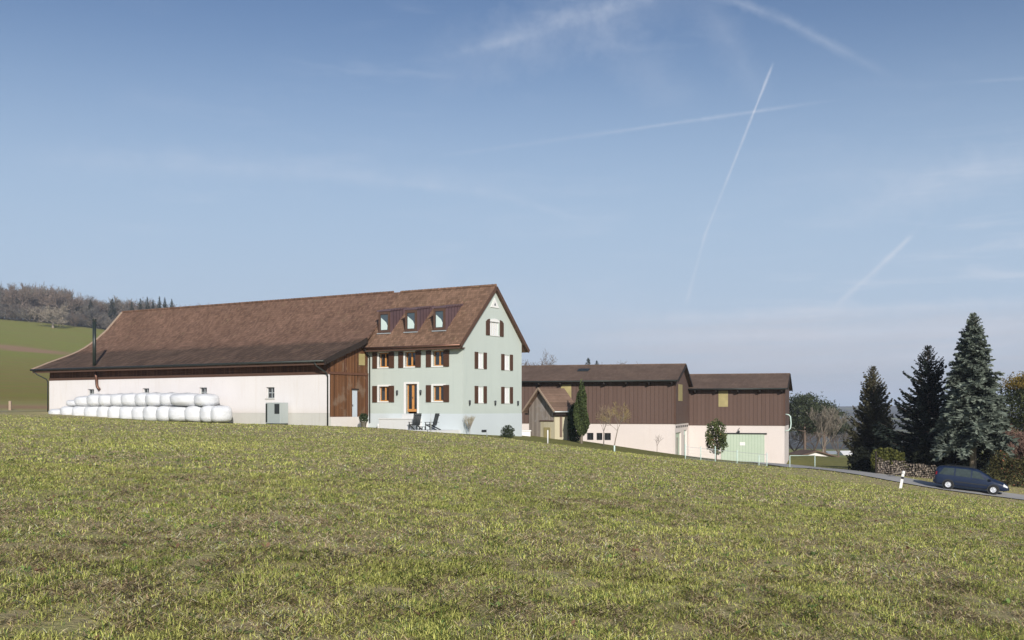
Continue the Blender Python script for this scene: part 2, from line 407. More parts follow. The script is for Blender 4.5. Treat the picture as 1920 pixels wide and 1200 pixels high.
def build_ground():
    NX, NY = 620, 600
    u = np.linspace(-1, 1, NX); X = 9*np.sinh(6.65*u)
    v = np.linspace(-.4, 1, NY); Y = 12+10*np.sinh(6.6*v)
    gx, gy = np.meshgrid(X, Y); z = ground(gx, gy)
    V = np.c_[gx.ravel(), gy.ravel(), z.ravel()]
    i = np.arange(NX*NY).reshape(NY, NX)
    F = np.c_[i[:-1, :-1].ravel(), i[:-1, 1:].ravel(), i[1:, 1:].ravel(), i[1:, :-1].ravel()]
    x, y = V[:, 0], V[:, 1]
    # land cover weights: R lawn, G bare earth, B far woods
    lawn = sm((y-fence_line(x))/.8)*(y < 135)*(x > -33)
    earth = sm(1-np.hypot((x+187)/36, (y-408+.22*(x+187))/17)+.5*(fbm(x, y, 14, 3, 2)-.5))*2
    bank = sm(1-abs(y-119-.0*x)/7)*(x < -38)
    wood = sm((y-620)/120)*sm((x+200)/100)*sm((fbm(x, y, 180, 4, 12)-.34)/.1)
    wood = np.maximum(wood, sm((y-585)/20)*sm((-30-x)/40))
    c = np.c_[lawn, np.clip(np.maximum(earth, bank), 0, 1), wood, np.ones_like(x)]
    def fn(k, O, b):
        a = k.new('ShaderNodeVertexColor', layer_name='cover'); s = k.sep(a.outputs[0])
        P = O
        n1 = k.noise(P, .09, 5, .6); n2 = k.noise(P, 1.3, 6, .7); n3 = k.noise(P, 14, 5, .7); n4 = k.noise(P, .35, 5, .6)
        meadow = k.mix(k.smooth(n2, .35, .68), (.43,.34,.20), (.40,.39,.14))
        meadow = k.mix(k.smooth(n4, .42, .68, 0, .75), meadow, (.42,.36,.17))
        meadow = k.mix(k.smooth(n3, .52, .68, 0, .6), meadow, (.17,.125,.07))
        meadow = k.mix(k.smooth(k.noise(P, 5, 5, .7), .56, .72, 0, .6), meadow, (.62,.51,.33))
        mid = k.smooth(k.sep(P)[1], 95, 150)
        past = k.mix(k.smooth(k.noise(k.scalev(P, (.5, 1.6, 1)), .05, 6, .65), .38, .64), (.28,.215,.062), (.25,.245,.048))
        past = k.mix(k.smooth(k.noise(k.scalev(P, (.4, 2.2, 1)), .11, 5, .6), .5, .75, 0, .6), past, (.26,.185,.075))
        past = k.mix(k.math('MULTIPLY', k.smooth(k.sep(P)[1], 260, 430), .5), past, (.25,.29,.055))
        c = k.mix(mid, meadow, past)
        past = None
        c = k.mix(k.math('MULTIPLY', mid, k.smooth(k.noise(k.scalev(P, (.7, 1.8, 1)), .35, 6, .75), .45, .7, 0, .45)), c, (.19,.175,.055))
        lawnc = k.mix(k.smooth(n2, .3, .75), (.17,.165,.05), (.25,.235,.08))
        c = k.mix(s[0], c, lawnc)
        c = k.mix(s[1], c, k.mix(n2, (.30,.185,.10), (.42,.27,.16)))
        c = k.mix(s[2], c, k.mix(k.noise(P, .03, 6, .8), (.045,.05,.04), (.10,.09,.075)))
        bump(k, b, k.math('ADD', n3, k.math('MULTIPLY', n2, 1.5)), .8, .06)
        return c
    me = np_mesh('ground', V, F, mat('ground_cover', fn, .95, .1), smooth=True)
    at = me.data.color_attributes.new('cover', 'FLOAT_COLOR', 'POINT'); at.data.foreach_set('color', c.astype(np.float32).ravel())
    tag(me, kind='structure')
    return me
build_ground()

def ribbon(name, pts, width, matl, lift=.05, n=120):
    pts = np.array(pts, float); d = np.r_[0, np.cumsum(np.linalg.norm(np.diff(pts, axis=0), axis=1))]
    # smooth resample
    t = np.linspace(0, d[-1], n); px = np.interp(t, d, pts[:, 0]); py = np.interp(t, d, pts[:, 1])
    for _ in range(12):
        px[1:-1] = (px[:-2]+2*px[1:-1]+px[2:])/4; py[1:-1] = (py[:-2]+2*py[1:-1]+py[2:])/4
    tx, ty = np.gradient(px), np.gradient(py); L = np.hypot(tx, ty); nx, ny = -ty/L, tx/L
    V = []; K = 7
    for j in range(K):
        s = (j/(K-1)-.5)*width; X = px+nx*s; Y = py+ny*s; V.append(np.c_[X, Y, ground(X, Y)+lift])
    V = np.array(V).transpose(1, 0, 2).reshape(-1, 3); i = np.arange(n*K).reshape(n, K)
    F = np.c_[i[:-1, :-1].ravel(), i[1:, :-1].ravel(), i[1:, 1:].ravel(), i[:-1, 1:].ravel()]
    return tag(np_mesh(name, V, F, matl, smooth=True), kind='structure')
ribbon('road', [(46,61),(40,63.6),(34.5,66.2),(30.8,68.0),(28.1,69.2),(26.4,71.8),(25.2,77),(24.2,82),(23.2,88),(21.5,95)], 3.0, M['asphalt'], .06)
ribbon('farm_road', [(-110,118),(-75,110),(-55,106),(-46,103.5),(-38,108),(-30,116)], 3.2, M['asphalt'], .08)

# ------------------------------------------------------------------ wall with openings, built in local x (or y) and z
def wall(mb, a0, a1, z0, top, holes, fixed, thick, axis='x', knots=()):
    """outer face at `fixed`; thick is signed, inwards. top(a)->z"""
    ks = sorted(set([a0, a1]+[k for k in knots if a0 < k < a1]+[h[0] for h in holes]+[h[1] for h in holes]))
    def P(a, d, z): return (a, fixed+d, z) if axis == 'x' else (fixed+d, a, z)
    for ka, kb in zip(ks[:-1], ks[1:]):
        mid = (ka+kb)/2; hs = sorted([h for h in holes if h[0] <= mid <= h[1]], key=lambda h: h[2]); z = z0
        for h in hs:
            mb.quad(P(ka,0,z), P(kb,0,z), P(kb,0,h[2]), P(ka,0,h[2])); z = h[3]
        mb.quad(P(ka,0,z), P(kb,0,z), P(kb,0,top(kb)), P(ka,0,top(ka)))
        mb.quad(P(ka,0,top(ka)), P(kb,0,top(kb)), P(kb,thick,top(kb)), P(ka,thick,top(ka)))
    for (ha, hb, hz0, hz1) in holes:
        mb.quad(P(ha,0,hz0), P(ha,thick,hz0), P(ha,thick,hz1), P(ha,0,hz1)); mb.quad(P(hb,0,hz0), P(hb,thick,hz0), P(hb,thick,hz1), P(hb,0,hz1))
        mb.quad(P(ha,0,hz0), P(hb,0,hz0), P(hb,thick,hz0), P(ha,thick,hz0)); mb.quad(P(ha,0,hz1), P(hb,0,hz1), P(hb,thick,hz1), P(ha,thick,hz1))
def roof_sheet(prof, x0, x1, t=.18, nx=1, xe=None):
    """profile list of (y,z), extruded in x; xe(y) overrides the right end"""
    mb = MB(); n = len(prof)
    X = [x0, x1]; up = []; dn = []
    for i, (y, z) in enumerate(prof):
        xr = xe(y) if xe else x1
        up.append(((x0, y, z), (xr, y, z))); dn.append(((x0, y, z-t), (xr, y, z-t)))
    for i in range(n-1):
        mb.quad(up[i][0], up[i][1], up[i+1][1], up[i+1][0]); mb.quad(dn[i][0], dn[i+1][0], dn[i+1][1], dn[i][1])
        mb.quad(up[i][0], up[i+1][0], dn[i+1][0], dn[i][0]); mb.quad(up[i][1], dn[i][1], dn[i+1][1], up[i+1][1])
    mb.quad(up[0][0], dn[0][0], dn[0][1], up[0][1]); mb.quad(up[-1][0], up[-1][1], dn[-1][1], dn[-1][0])
    return mb
RZ = R(-31.9)

# ================================================================== FARMHOUSE (local x along the long front, y into the house)
def farmhouse():
    ox, oy = -3.68, 80.0
    L, D, zr = 9.16, 8.45, 9.65
    root = empty('farmhouse', (ox, oy, 0), RZ, 'pale mint green farmhouse with brown shutters and three roof dormers, built onto the long barn', 'house')
    sl = .976; ze = 4.85
    zroof = lambda y: (ze+(y+.7)*sl) if y <= D/2 else (ze+(D-y+.7)*sl)
    sink = -3.2
    front = [(-8.05,-6.98,3.3,4.42), (-5.45,-4.38,3.3,4.42), (-2.78,-1.72,3.3,4.42), (-8.05,-6.98,.62,1.78), (-2.78,-1.72,.62,1.78), (-5.36,-4.28,-.2,1.95)]
    side = [(1.95,2.75,3.15,4.32), (5.72,6.58,3.15,4.32), (1.95,2.75,.5,1.72), (5.72,6.58,.5,1.72), (3.72,4.98,5.8,6.85)]
    mb = MB()
    zpl = -.35
    wall(mb, -L, 0, zpl, lambda a: zroof(0)-.15, front[:5]+[(-5.36,-4.28,zpl,1.95)], 0, .32, 'x')
    wall(mb, 0, D, zpl, lambda a: zroof(a)-.19, side, 0, -.32, 'y', (D/2,))
    mb.quad((-L,D,zpl), (0,D,zpl), (0,D,zroof(D)-.2), (-L,D,zroof(D)-.2))
    mb.quad((-L,0,zpl), (-L,D,zpl), (-L,D,zroof(D)-.2), (-L,D/2,zroof(D/2)-.2), (-L,0,zroof(0)-.2))
    body = mb.build('wall', M['mint_plaster'], root)
    mb = MB(); mb.box(-L-.0, .02, -.02, D+.02, sink, zpl)
    pl = mb.build('plinth', M['plinth_mint'], root)
    MB().box(.02, .05, 2.5, 3.25, -1.78, -1.6).build('vent', M['dark_metal'], pl)
    # roof: two slopes with overhangs
    prof = [(-.72, ze), (D/2, zr+.0), (D+.72, ze)]
    rf = roof_sheet(prof, -9.2, .28, .2).build('roof', M['roof_house'], root)
    mb = MB()
    for (ya, za, yb, zb) in ((-.72, ze, D/2, zr), (D+.72, ze, D/2, zr)):
        mb.bar((.30, ya, za-.14), (.30, yb, zb-.14), .05, .28, (1,0,0) if False else (0,0,1))
    mb.build('verge_board', M['brown_trim'], rf)
    mb = MB(); mb.box(-8.9, .2, -.66, 0.0, ze-.32, ze-.24); mb.build('soffit', M['brown_trim'], rf)
    mb = MB(); mb.box(-8.9, .2, -.70, -.66, ze-.34, ze-.05); mb.build('fascia', M['brown_trim'], rf)
    g = MB(); g.tube([(-8.95, -.80, ze-.08), (.3, -.80, ze-.08)], .09, 8); g.build('gutter', M['copper'], rf, True)
    mb = MB()
    for i in range(29): mb.tube([(-9.15+i*.325, D/2, zr+.03), (-8.85+i*.325, D/2, zr+.05)], .11, 8)
    mb.build('ridge_cap', M['roof_house'], rf)
    g = MB(); g.tube([(-8.8,-.78,ze-.15), (-8.86,-.5,ze-.45), (-8.9,-.1,ze-.7), (-8.9,-.1,-1.1)], .05, 8); g.build('downpipe', M['gutter'], root, True)
    # windows on the long front
    lab = ['upper left', 'upper middle', 'upper right', 'lower left', 'lower right']
    def casement(x0, x1, z0, z1):
        m = MB(); t = .07
        f = MB(); yb = .2
        f.box(x0, x1, yb, yb+.07, z0, z0+t); f.box(x0, x1, yb, yb+.07, z1-t, z1)
        f.box(x0, x0+t, yb+.002, yb+.068, z0+t, z1-t); f.box(x1-t, x1, yb+.002, yb+.068, z0+t, z1-t)
        f.box((x0+x1)/2-.065, (x0+x1)/2+.065, yb-.015, yb+.068, z0+t, z1-t)
        w = f.build('window', M['larch'], root)
        MB().box(x0+t-.01, x1-t+.01, yb+.03, yb+.05, z0+t-.01, z1-t+.01).build('pane', M['glass'], w)
        s = MB(); b = .13
        s.box(x0-b, x0, -.025, .19, z0-.02, z1); s.box(x1, x1+b, -.025, .19, z0-.02, z1)
        s.box(x0-b, x1+b, -.027, .19, z1, z1+b)
        s.build('surround', M['white_paint'], w)
        MB().box(x0-b, x1+b, -.06, .2, z0-.10, z0-.02).build('sill', M['white_paint'], w)
        for q, (a, c) in enumerate(((x0-.16-.44, x0-.16), (x1-.02, x1+.48))):
            sh = MB(); sh.box(a, c, -.075, -.03, z0-.08, z1+.05)
            sh.box(a, a+.06, -.095, -.076, z0-.08, z1+.05); sh.box(c-.06, c, -.095, -.076, z0-.08, z1+.05)
            sh.box(a+.06, c-.06, -.093, -.076, z0-.08, z0+.0); sh.box(a+.06, c-.06, -.093, -.076, z1-.03, z1+.05); sh.box(a+.06, c-.06, -.093, -.076, (z0+z1)/2-.04, (z0+z1)/2+.04)
            sh.build('shutter', M['shutter'], w)
        # small hanging lintel shade in the upper row
        return w
    for h in front[:5]: casement(*h)
    # terrace door
    x0, x1, z0, z1 = front[5]; f = MB(); t = .09; yb = .2
    f.box(x0, x1, yb, yb+.07, z0, z0+.2); f.box(x0, x1, yb, yb+.07, z1-t, z1); f.box(x0, x0+t, yb+.002, yb+.068, z0+.2, z1-t); f.box(x1-t, x1, yb+.002, yb+.068, z0+.2, z1-t)
    f.box((x0+x1)/2-.1, (x0+x1)/2+.1, yb-.015, yb+.068, z0+.2, z1-t)
    d = f.build('door', M['larch'], root)
    MB().box(x0+.05, x1-.05, yb+.03, yb+.05, z0+.15, z1-.05).build('pane', M['glass'], d)
    s = MB(); s.box(x0-.2, x0, -.03, .19, zpl, z1); s.box(x1, x1+.16, -.03, .19, zpl, z1); s.box(x0-.2, x1+.16, -.032, .19, z1, z1+.14)
    s.build('surround', M['white_paint'], d)
    MB().box(-4.85, -4.82, yb-.05, yb-.016, .8, .95).build('handle', M['dark_metal'], d)
    # gable windows with closed white inner blinds
    for (y0, y1, z0, z1) in side[:4]:
        f = MB(); f.box(-.06, -.02, y0, y0+.16, z0, z1)
        w = MB().box(-.10, -.07, y0, y1, z0, z1).build('window', M['white_panel'], root)
        mm = MB(); mm.box(-.07, -.045, (y0+y1)/2-.02, (y0+y1)/2+.02, z0+.06, z1-.06); mm.box(-.07, -.05, y0+.0, y1, z0, z0+.05); mm.box(-.07, -.05, y0, y1, z1-.05, z1)
        mm.build('frame', M['white_paint'], w)
        MB().box(-.15, .05, y0-.04, y1+.04, z0-.07, z0-.0).build('sill', M['white_paint'], w)
        for (a, c) in ((y0-.42, y0-.01), (y1+.01, y1+.40)):
            sh = MB(); sh.box(.03, .075, a, c, z0-.05, z1+.05)
            sh.box(.076, .095, a, a+.05, z0-.05, z1+.05); sh.box(.076, .095, c-.05, c, z0-.05, z1+.05); sh.box(.076, .093, a+.05, c-.05, (z0+z1)/2-.04, (z0+z1)/2+.04)
            sh.build('shutter', M['shutter'], w)
    # arched attic window
    y0, y1, z0, z1 = side[4]; yc = (y0+y1)/2
    def arch(a, c, zl, zh, rise, left_high=None):
        n = 8; pts = [(a, zl), (c, zl)]
        for i in range(n+1):
            q = i/n; yy = c+(a-c)*q; pts.append((yy, zh+rise*(1-((yy-yc)/((y1-y0)/2+.02))**2 if left_high is None else left_high(yy))))
        return pts
    w = MB().prism(arch(y0, y1, z0, z1, .0), 'x', -.12, -.08).build('window', M['white_panel'], root)
    head = MB().prism([(y0-.1, z1-.02)]+[(yc+math.cos(math.pi*(1-i/10))*((y1-y0)/2+.1), z1-.02+.26*math.sin(math.pi*i/10)) for i in range(11)]+[(y1+.1, z1-.02)], 'x', .02, .05)
    head.build('arch_head', M['white_paint'], w)
    mm = MB()
    for q in (.25, .5, .75): mm.box(-.08, -.05, y0+(y1-y0)*q-.025, y0+(y1-y0)*q+.025, z0, z1)
    mm.build('frame', M['grey_plinth'], w)
    MB().box(-.15, .06, y0-.06, y1+.06, z0-.08, z0).build('sill', M['white_paint'], w)
    for sgn in (-1, 1):
        a = y0-.12 if sgn < 0 else y1+.12; c = a+sgn*.5
        pts = [(a, z0-.05), (c, z0-.05), (c, z1-.05), ((a*.4+c*.6), z1+.10), ((a*.8+c*.2), z1+.17), (a, z1+.17)]
        MB().prism(pts, 'x', .03, .085).build('shutter', M['shutter'], w)
    # triangular gable light
    t = MB().prism([(yc-.62, 7.95), (yc+.62, 7.95), (yc, 8.72)], 'x', .01, .06).build('triangular_light', M['white_paint'], root)
    MB().prism([(yc-.12, 8.12), (yc+.12, 8.12), (yc, 8.36)], 'x', .06, .075).build('pane', M['glass'], t)
    # wall lamps
    def lamp(p, axis):
        m = MB()
        if axis == 'x': m.lathe([(.0,-.2),(.06,-.18),(.085,.16),(.0,.2)], 10, p)
        else: m.lathe([(.0,-.2),(.06,-.18),(.085,.16),(.0,.2)], 10, p)
        o = m.build('wall_lamp', M['dark_metal'], root, True)
        return o
    for p in ((-6.16,-.1,1.28), (-3.88,-.1,1.28)): lamp(p, 'x')
    for p in ((.1,.78,.48), (.1,4.35,.48), (.1,7.75,.48)): lamp(p, 'y')
    # dormers
    for (xa, xb) in ((-8.5,-7.2), (-5.85,-4.55), (-3.12,-1.85)):
        yf = .5; zb, zt = 5.95, 7.76; yb2 = 2.9; ztb = 8.12
        m = MB()
        m.prism([(yf, zb), (yf, zt), (yb2, ztb), (yb2, zroof(yb2)-.12), (yf, zroof(yf)-.12)][:5], 'x', xa+.03, xb-.03)
        dm = m.build('dormer', M['dormer_metal'], root)
        r = MB(); r.prism([(yf-.14, zt-.02), (yf-.14, zt+.08), (yb2+.2, ztb+.16), (yb2+.2, ztb+.04)], 'x', xa-.05, xb+.05)
        r.build('dormer_roof', M['dormer_metal'], dm)
        fr = MB(); q = .22; a, c, u, v = xa+.26, xb-.26, zb+.3, zt-.26
        for bx in ((xa+.1, a, zb+.1, zt-.05), (c, xb-.1, zb+.1, zt-.05), (a, c, zb+.1, u), (a, c, v, zt-.05)): fr.box(bx[0], bx[1], yf-.12, yf-.01, bx[2], bx[3])
        f2 = fr.build('window', M['brown_trim'], dm)
        MB().box(a, c, yf-.05, yf-.02, u, v).build('pane', M['dormer_glass'], f2)
        MB().prism([(a+.05,u+.03),(c-.12,u+.03),(c-.08,u+.35),(c-.22,u+.62),(a+.05,v-.25)], 'y', yf-.058, yf-.052).build('pane_reflection', M['pane_reflection'], f2)  # pale shape drawn before the dark pane as its diagonal reflection
        MB().box(xa, xb, yf-.2, yf-.0, zb-.0, zb+.07).build('sill', M['galv'], dm)
        MB().box(xa+.2, xb-.1, yf+2.5, yf+2.75, zt+.42, zt+.52).build('snow_hook', M['gutter'], dm)
    # gable-side bushes etc. are separate things
    return root
M['dormer_glass'] = plain((.06,.085,.10), .2, 2, rough=.1, spec=.6)('dormer_glass')
M['pane_reflection'] = plain((.60,.72,.68), .05, 2, rough=.5)('pale_reflection')  # painted tone of the reflection on the dormer panes
farmhouse()

# ================================================================== BARN
def barn():
    ox, oy = -13.97, 80.78
    root = empty('barn', (ox, oy, 0), RZ, 'long white plastered barn with a sweeping brown tiled roof, joined to the farmhouse', 'barn')
    L = 34.0; D = 13.2
    prof = [(-.95,3.66),(-.1,3.98),(.7,4.30),(1.7,4.66),(2.7,5.02),(3.4,5.29),(4.1,5.62),(4.7,5.93),(5.4,6.38),(6.2,6.96),(7.2,7.80),(9.0,9.70),(13.9,4.4)]
    zf = lambda y: float(np.interp(y, [p[0] for p in prof], [p[1] for p in prof]))
    rf = roof_sheet(prof, -L-1.2, .45, .18, xe=lambda y: float(np.interp(y, [-1,4.1,5.4,9,14], [.5,.5,.1,0,0]))).build('roof', M['roof_barn'], root)
    # pale verge tiles on the left edge
    m = MB()
    for (a, c) in zip(prof[:-2], prof[1:-1]): m.bar((-L-1.22, a[0], a[1]+.03), (-L-1.22, c[0], c[1]+.03), .22, .1)
    m.build('verge_tiles', M['verge'], rf)
    m = MB()
    for (a, c) in zip(prof[:6], prof[1:7]): m.bar((.52, a[0], a[1]-.17), (.52, c[0], c[1]-.17), .05, .42)
    m.build('verge_board', M['black_beam'], rf)
    m = MB()
    for i in range(106): m.tube([(-L-1.2+i*.325, 9.0, 9.73), (-L-.9+i*.325, 9.0, 9.75)], .11, 6)
    m.build('ridge_cap', M['roof_barn'], rf)
    m = MB(); m.tube([(-L-1.3,-1.04,3.60), (.55,-1.04,3.60)], .085, 8); m.build('gutter', M['gutter'], rf, True)
    m = MB(); m.box(-L-1.2, .45, -.90, -.84, 3.32, 3.50); m.build('fascia', M['brown_trim'], rf)
    m = MB()
    for i in range(44): m.bar((-L+.2+i*.8, -.8, 3.46), (-L+.2+i*.8, .1, 3.8), .1, .14)
    m.build('rafter', M['black_beam'], rf)['kind'] = 'stuff'
    # walls
    h = [(-28.45,-27.55,1.0,1.78), (-21.05,-20.2,1.0,1.78), (-14.0,-13.1,1.0,1.78), (-6.4,-5.5,.85,1.72)]
    m = MB(); wall(m, -L, 0, -.3, lambda a: 2.68, h, 0, .35, 'x')
    m.quad((-L,0,-.3), (-L,D,-.3), (-L,D,2.68), (-L,0,2.68)); m.quad((-L,D,-3), (0,D,-3), (0,D,4.6), (-L,D,4.6))
    m.quad((0,0,-.3), (0,.25,-.3), (0,.25,2.68), (0,0,2.68))
    m.build('wall', M['white_plaster'], root)
    m = MB(); m.box(-L+.01, -.003, .012, .4, -3, -.3); m.box(-L+.01, -L+.4, .4, D, -3, -.3)
    m.build('plinth', M['grey_plinth'], root)
    m = MB(); m.box(-L, -.0, .06, .3, 2.68, 3.75); m.build('timber_band', M['timber_front'], root)
    m = MB(); m.box(-L, 0.02, -.02, .058, 2.62, 2.86); m.build('sill_beam', M['brown_trim'], root)
    m = MB(); m.prism([(.0,2.68),(D,2.68),(D,5.0),(9,9.45)]+[(y,zf(y)-.2) for y in (7.2,6.2,5.4,4.7,4.1,2.7,1.7,.7,.05)], 'x', -L+.02, -L+.1)
    m.build('end_gable', M['timber_x'], root)
    # timber side wall beside the farmhouse
    zt = lambda y: zf(y)-.2
    m = MB(); wall(m, .25, 4.75, -.6, zt, [(2.85,3.5,-.85+.25,1.5)], 0, -.2, 'y', (.7,1.7,2.7,3.4,4.1))
    sw = m.build('side_wall', M['timber_x'], root)
    m = MB(); m.box(-.3, -.005, .25, 4.76, -3, -.6); m.build('side_plinth', M['white_plaster'], root)
    m = MB(); m.box(.003, .09, .1, 4.72, 2.66, 2.84); m.box(.003, .06, 1.9, 2.05, 2.84, 4.3); m.box(.003, .06, 4.5, 4.74, -.6, 2.66); m.build('beam', M['timber_front'], sw)
    d = MB().box(-.08, -.04, 2.85, 3.5, -.85, 1.5).build('door', M['door_blue'], root)
    MB().box(.003, .07, 2.78, 3.58, 1.5, 1.6).build('lintel', M['black_beam'], d)
    MB().box(-.04, .0, 2.92, 2.96, .2, .36).build('handle', M['dark_metal'], d)
    w = MB().box(.01, .05, 3.62, 4.34, 3.46, 4.36).build('hatch', M['yellow_panel'], root)
    # small stable windows
    for (x0, x1, z0, z1) in h:
        f = MB(); t = .06; f.box(x0, x1, .2, .25, z0, z0+t); f.box(x0, x1, .2, .25, z1-t, z1); f.box(x0, x0+t, .201, .249, z0+t, z1-t); f.box(x1-t, x1, .201, .249, z0+t, z1-t)
        f.box((x0+x1)/2-.03, (x0+x1)/2+.03, .19, .249, z0+t, z1-t); f.box(x0+t, x1-t, .194, .247, (z0+z1)/2-.03, (z0+z1)/2+.03)
        wn = f.build('window', M['galv'], root)
        MB().box(x0+.04, x1-.04, .26, .28, z0+.04, z1-.04).build('pane', M['glass'], wn)
        MB().box(x0-.08, x1+.05, -.05, .2, z0-.1, z0-.0).build('sill', M['grey_plinth'], wn)
    # flue that climbs through the eave
    m = MB(); m.tube([(-26.9,-.45,3.6), (-26.9,-.45,7.75)], .155, 12); m.tube([(-26.9,-.45,7.75), (-26.9,-.45,7.89)], .10, 12); m.tube([(-26.9,-.45,7.89), (-26.9,-.45,7.98)], .19, 12)
    fl = m.build('chimney_flue', M['flue'], root, True)
    m = MB(); m.tube([(-26.95,-.35,3.5), (-26.95,-.2,2.7), (-26.95,-.16,2.2), (-26.9,-.16,2.0), (-26.6,-.16,1.72)], .13, 10); m.build('flue_elbow', M['copper'], fl, True)
    # downpipes
    m = MB(); m.tube([(-.45,-1.0,3.5), (-.35,-.75,3.2), (0.05,-.2,2.75), (.09,-.09,2.5), (.09,-.09,-1.6)], .06, 8); m.build('downpipe', M['gutter'], root, True)
    m = MB(); m.tube([(-L-.9,-1.0,3.5), (-L-.7,-.8,3.2), (-L-.12,-.2,2.75), (-L-.08,-.09,2.5), (-L-.08,-.09,-.8)], .06, 8); m.build('downpipe', M['gutter'], root, True)
    return root
barn()

def loc2w(fr, x, y):
    ox, oy, rz = fr; return ox+math.cos(rz)*x-math.sin(rz)*y, oy+math.sin(rz)*x+math.cos(rz)*y
HF = (-3.68, 80.0, RZ); BF = (-13.97, 80.78, RZ)

# ------------------------------------------------------------------ heat pump
x, y = loc2w(BF, -4.5, -.75); z = gz(x, y)
hp = empty('heat_pump', (x, y, z-.02), RZ, 'grey louvred heat pump box with a dark square opening, by the barn wall', 'heat pump')
H = .52-z
MB().box(-.76, .76, -.45, .45, .12, H).build('casing', M['heat_pump'], hp, bevel=.02)
m = MB().box(.20, .70, -.475, -.452, H-.86, H-.1); m.build('fan_opening', M['dark_metal'], hp)
[MB().box(sx-.06, sx+.06, -.4, .4, -.3, .118).build('foot', M['dark_metal'], hp) for sx in (-.7, .7)]
m = MB().box(-.74, -.58, -.47, -.452, .2, H-.08); m.build('side_louvre', M['gutter'], hp)

# ------------------------------------------------------------------ wrapped bales
def bale_mesh(seed):
    rr = np.random.default_rng(seed); n = 28; m = MB(); rows = 15
    for j in range(rows+1):
        t = -1+2*j/rows
        a = math.copysign(abs(math.sin(t*math.pi/2))**.62, t); rad = (max(0, 1-abs(t)**3.6))**.46
        for q in range(n):
            th = 2*math.pi*q/n; w = 1+.03*math.sin(3*th+seed)+.02*math.sin(7*th+seed*2+t*3)+.012*rr.standard_normal()
            m.v.append((.60*rad*w*math.cos(th), .60*rad*w*math.sin(th), .60+.60*t*(1+.04*math.sin(2*th+seed))))
    for j in range(rows):
        for q in range(n): m.f.append((j*n+q, j*n+(q+1) % n, (j+1)*n+(q+1) % n, (j+1)*n+q))
    return m
words = ['first','second','third','fourth','fifth','sixth','seventh','eighth','ninth','tenth','eleventh','twelfth','thirteenth','fourteenth','fifteenth','sixteenth','seventeenth','eighteenth','nineteenth','twentieth']
protos = []
def add_bale(x, y, z, i, label, sx=1., sz=1., rz=0):
    if i % 4 == len(protos) and len(protos) < 4:
        o = bale_mesh(11+i).build('wrapped_bale', M['film'], None, True); protos.append(o)
    else:
        o = protos[i % 4].copy(); col.objects.link(o)
    wx, wy = loc2w(BF, x, y); o.location = (wx, wy, z); o.rotation_euler = (0, 0, RZ+rz); o.scale = (sx, sx, sz)
    tag(o, label, 'bale', 'white wrapped silage bales stacked by the barn')
def bale_rows():
    bot = [-29.8,-28.1,-26.4,-24.85,-23.3,-21.75,-20.25,-18.7,-17.15,-15.5,-13.75,-12.15,-10.6]
    bot = [(b, 1.62) for b in bot]+[(-9.45, 1.3)]
    wid = [1.6,1.75,1.6,1.55,1.55,1.5,1.55,1.55,1.65,1.75,2.1,1.55,1.5,1.45]
    for i, ((xb, _), w) in enumerate(zip(bot, wid)):
        wx, wy = loc2w(BF, xb, -1.9); g = gz(wx, wy); b = max(-1.1, g-.3); top = .30 if i else .05
        add_bale(xb, -1.9+.07*math.sin(i*2.1), b, i, f'white film wrapped bale on the grass, {words[i]} from left in bottom row', w/1.2*1.15, (top-b)/1.2)
    up = [(-27.6,1.3,.55),(-26.2,1.5,.85),(-24.6,1.6,1.0),(-23.05,1.5,.98),(-21.5,1.55,1.02),(-20.0,1.5,1.04),(-18.45,1.55,1.06),(-16.9,1.6,1.05),(-15.25,1.65,1.04),(-13.2,2.3,1.0),(-11.2,1.7,.93)]
    for i, (xb, w, h) in enumerate(up):
        add_bale(xb, -1.86+.08*math.sin(i*3.3), .22, i+2, f'white film wrapped bale on top of others, {words[i]} from left in upper row', w/1.2*1.16, h*1.1/1.2)
bale_rows()

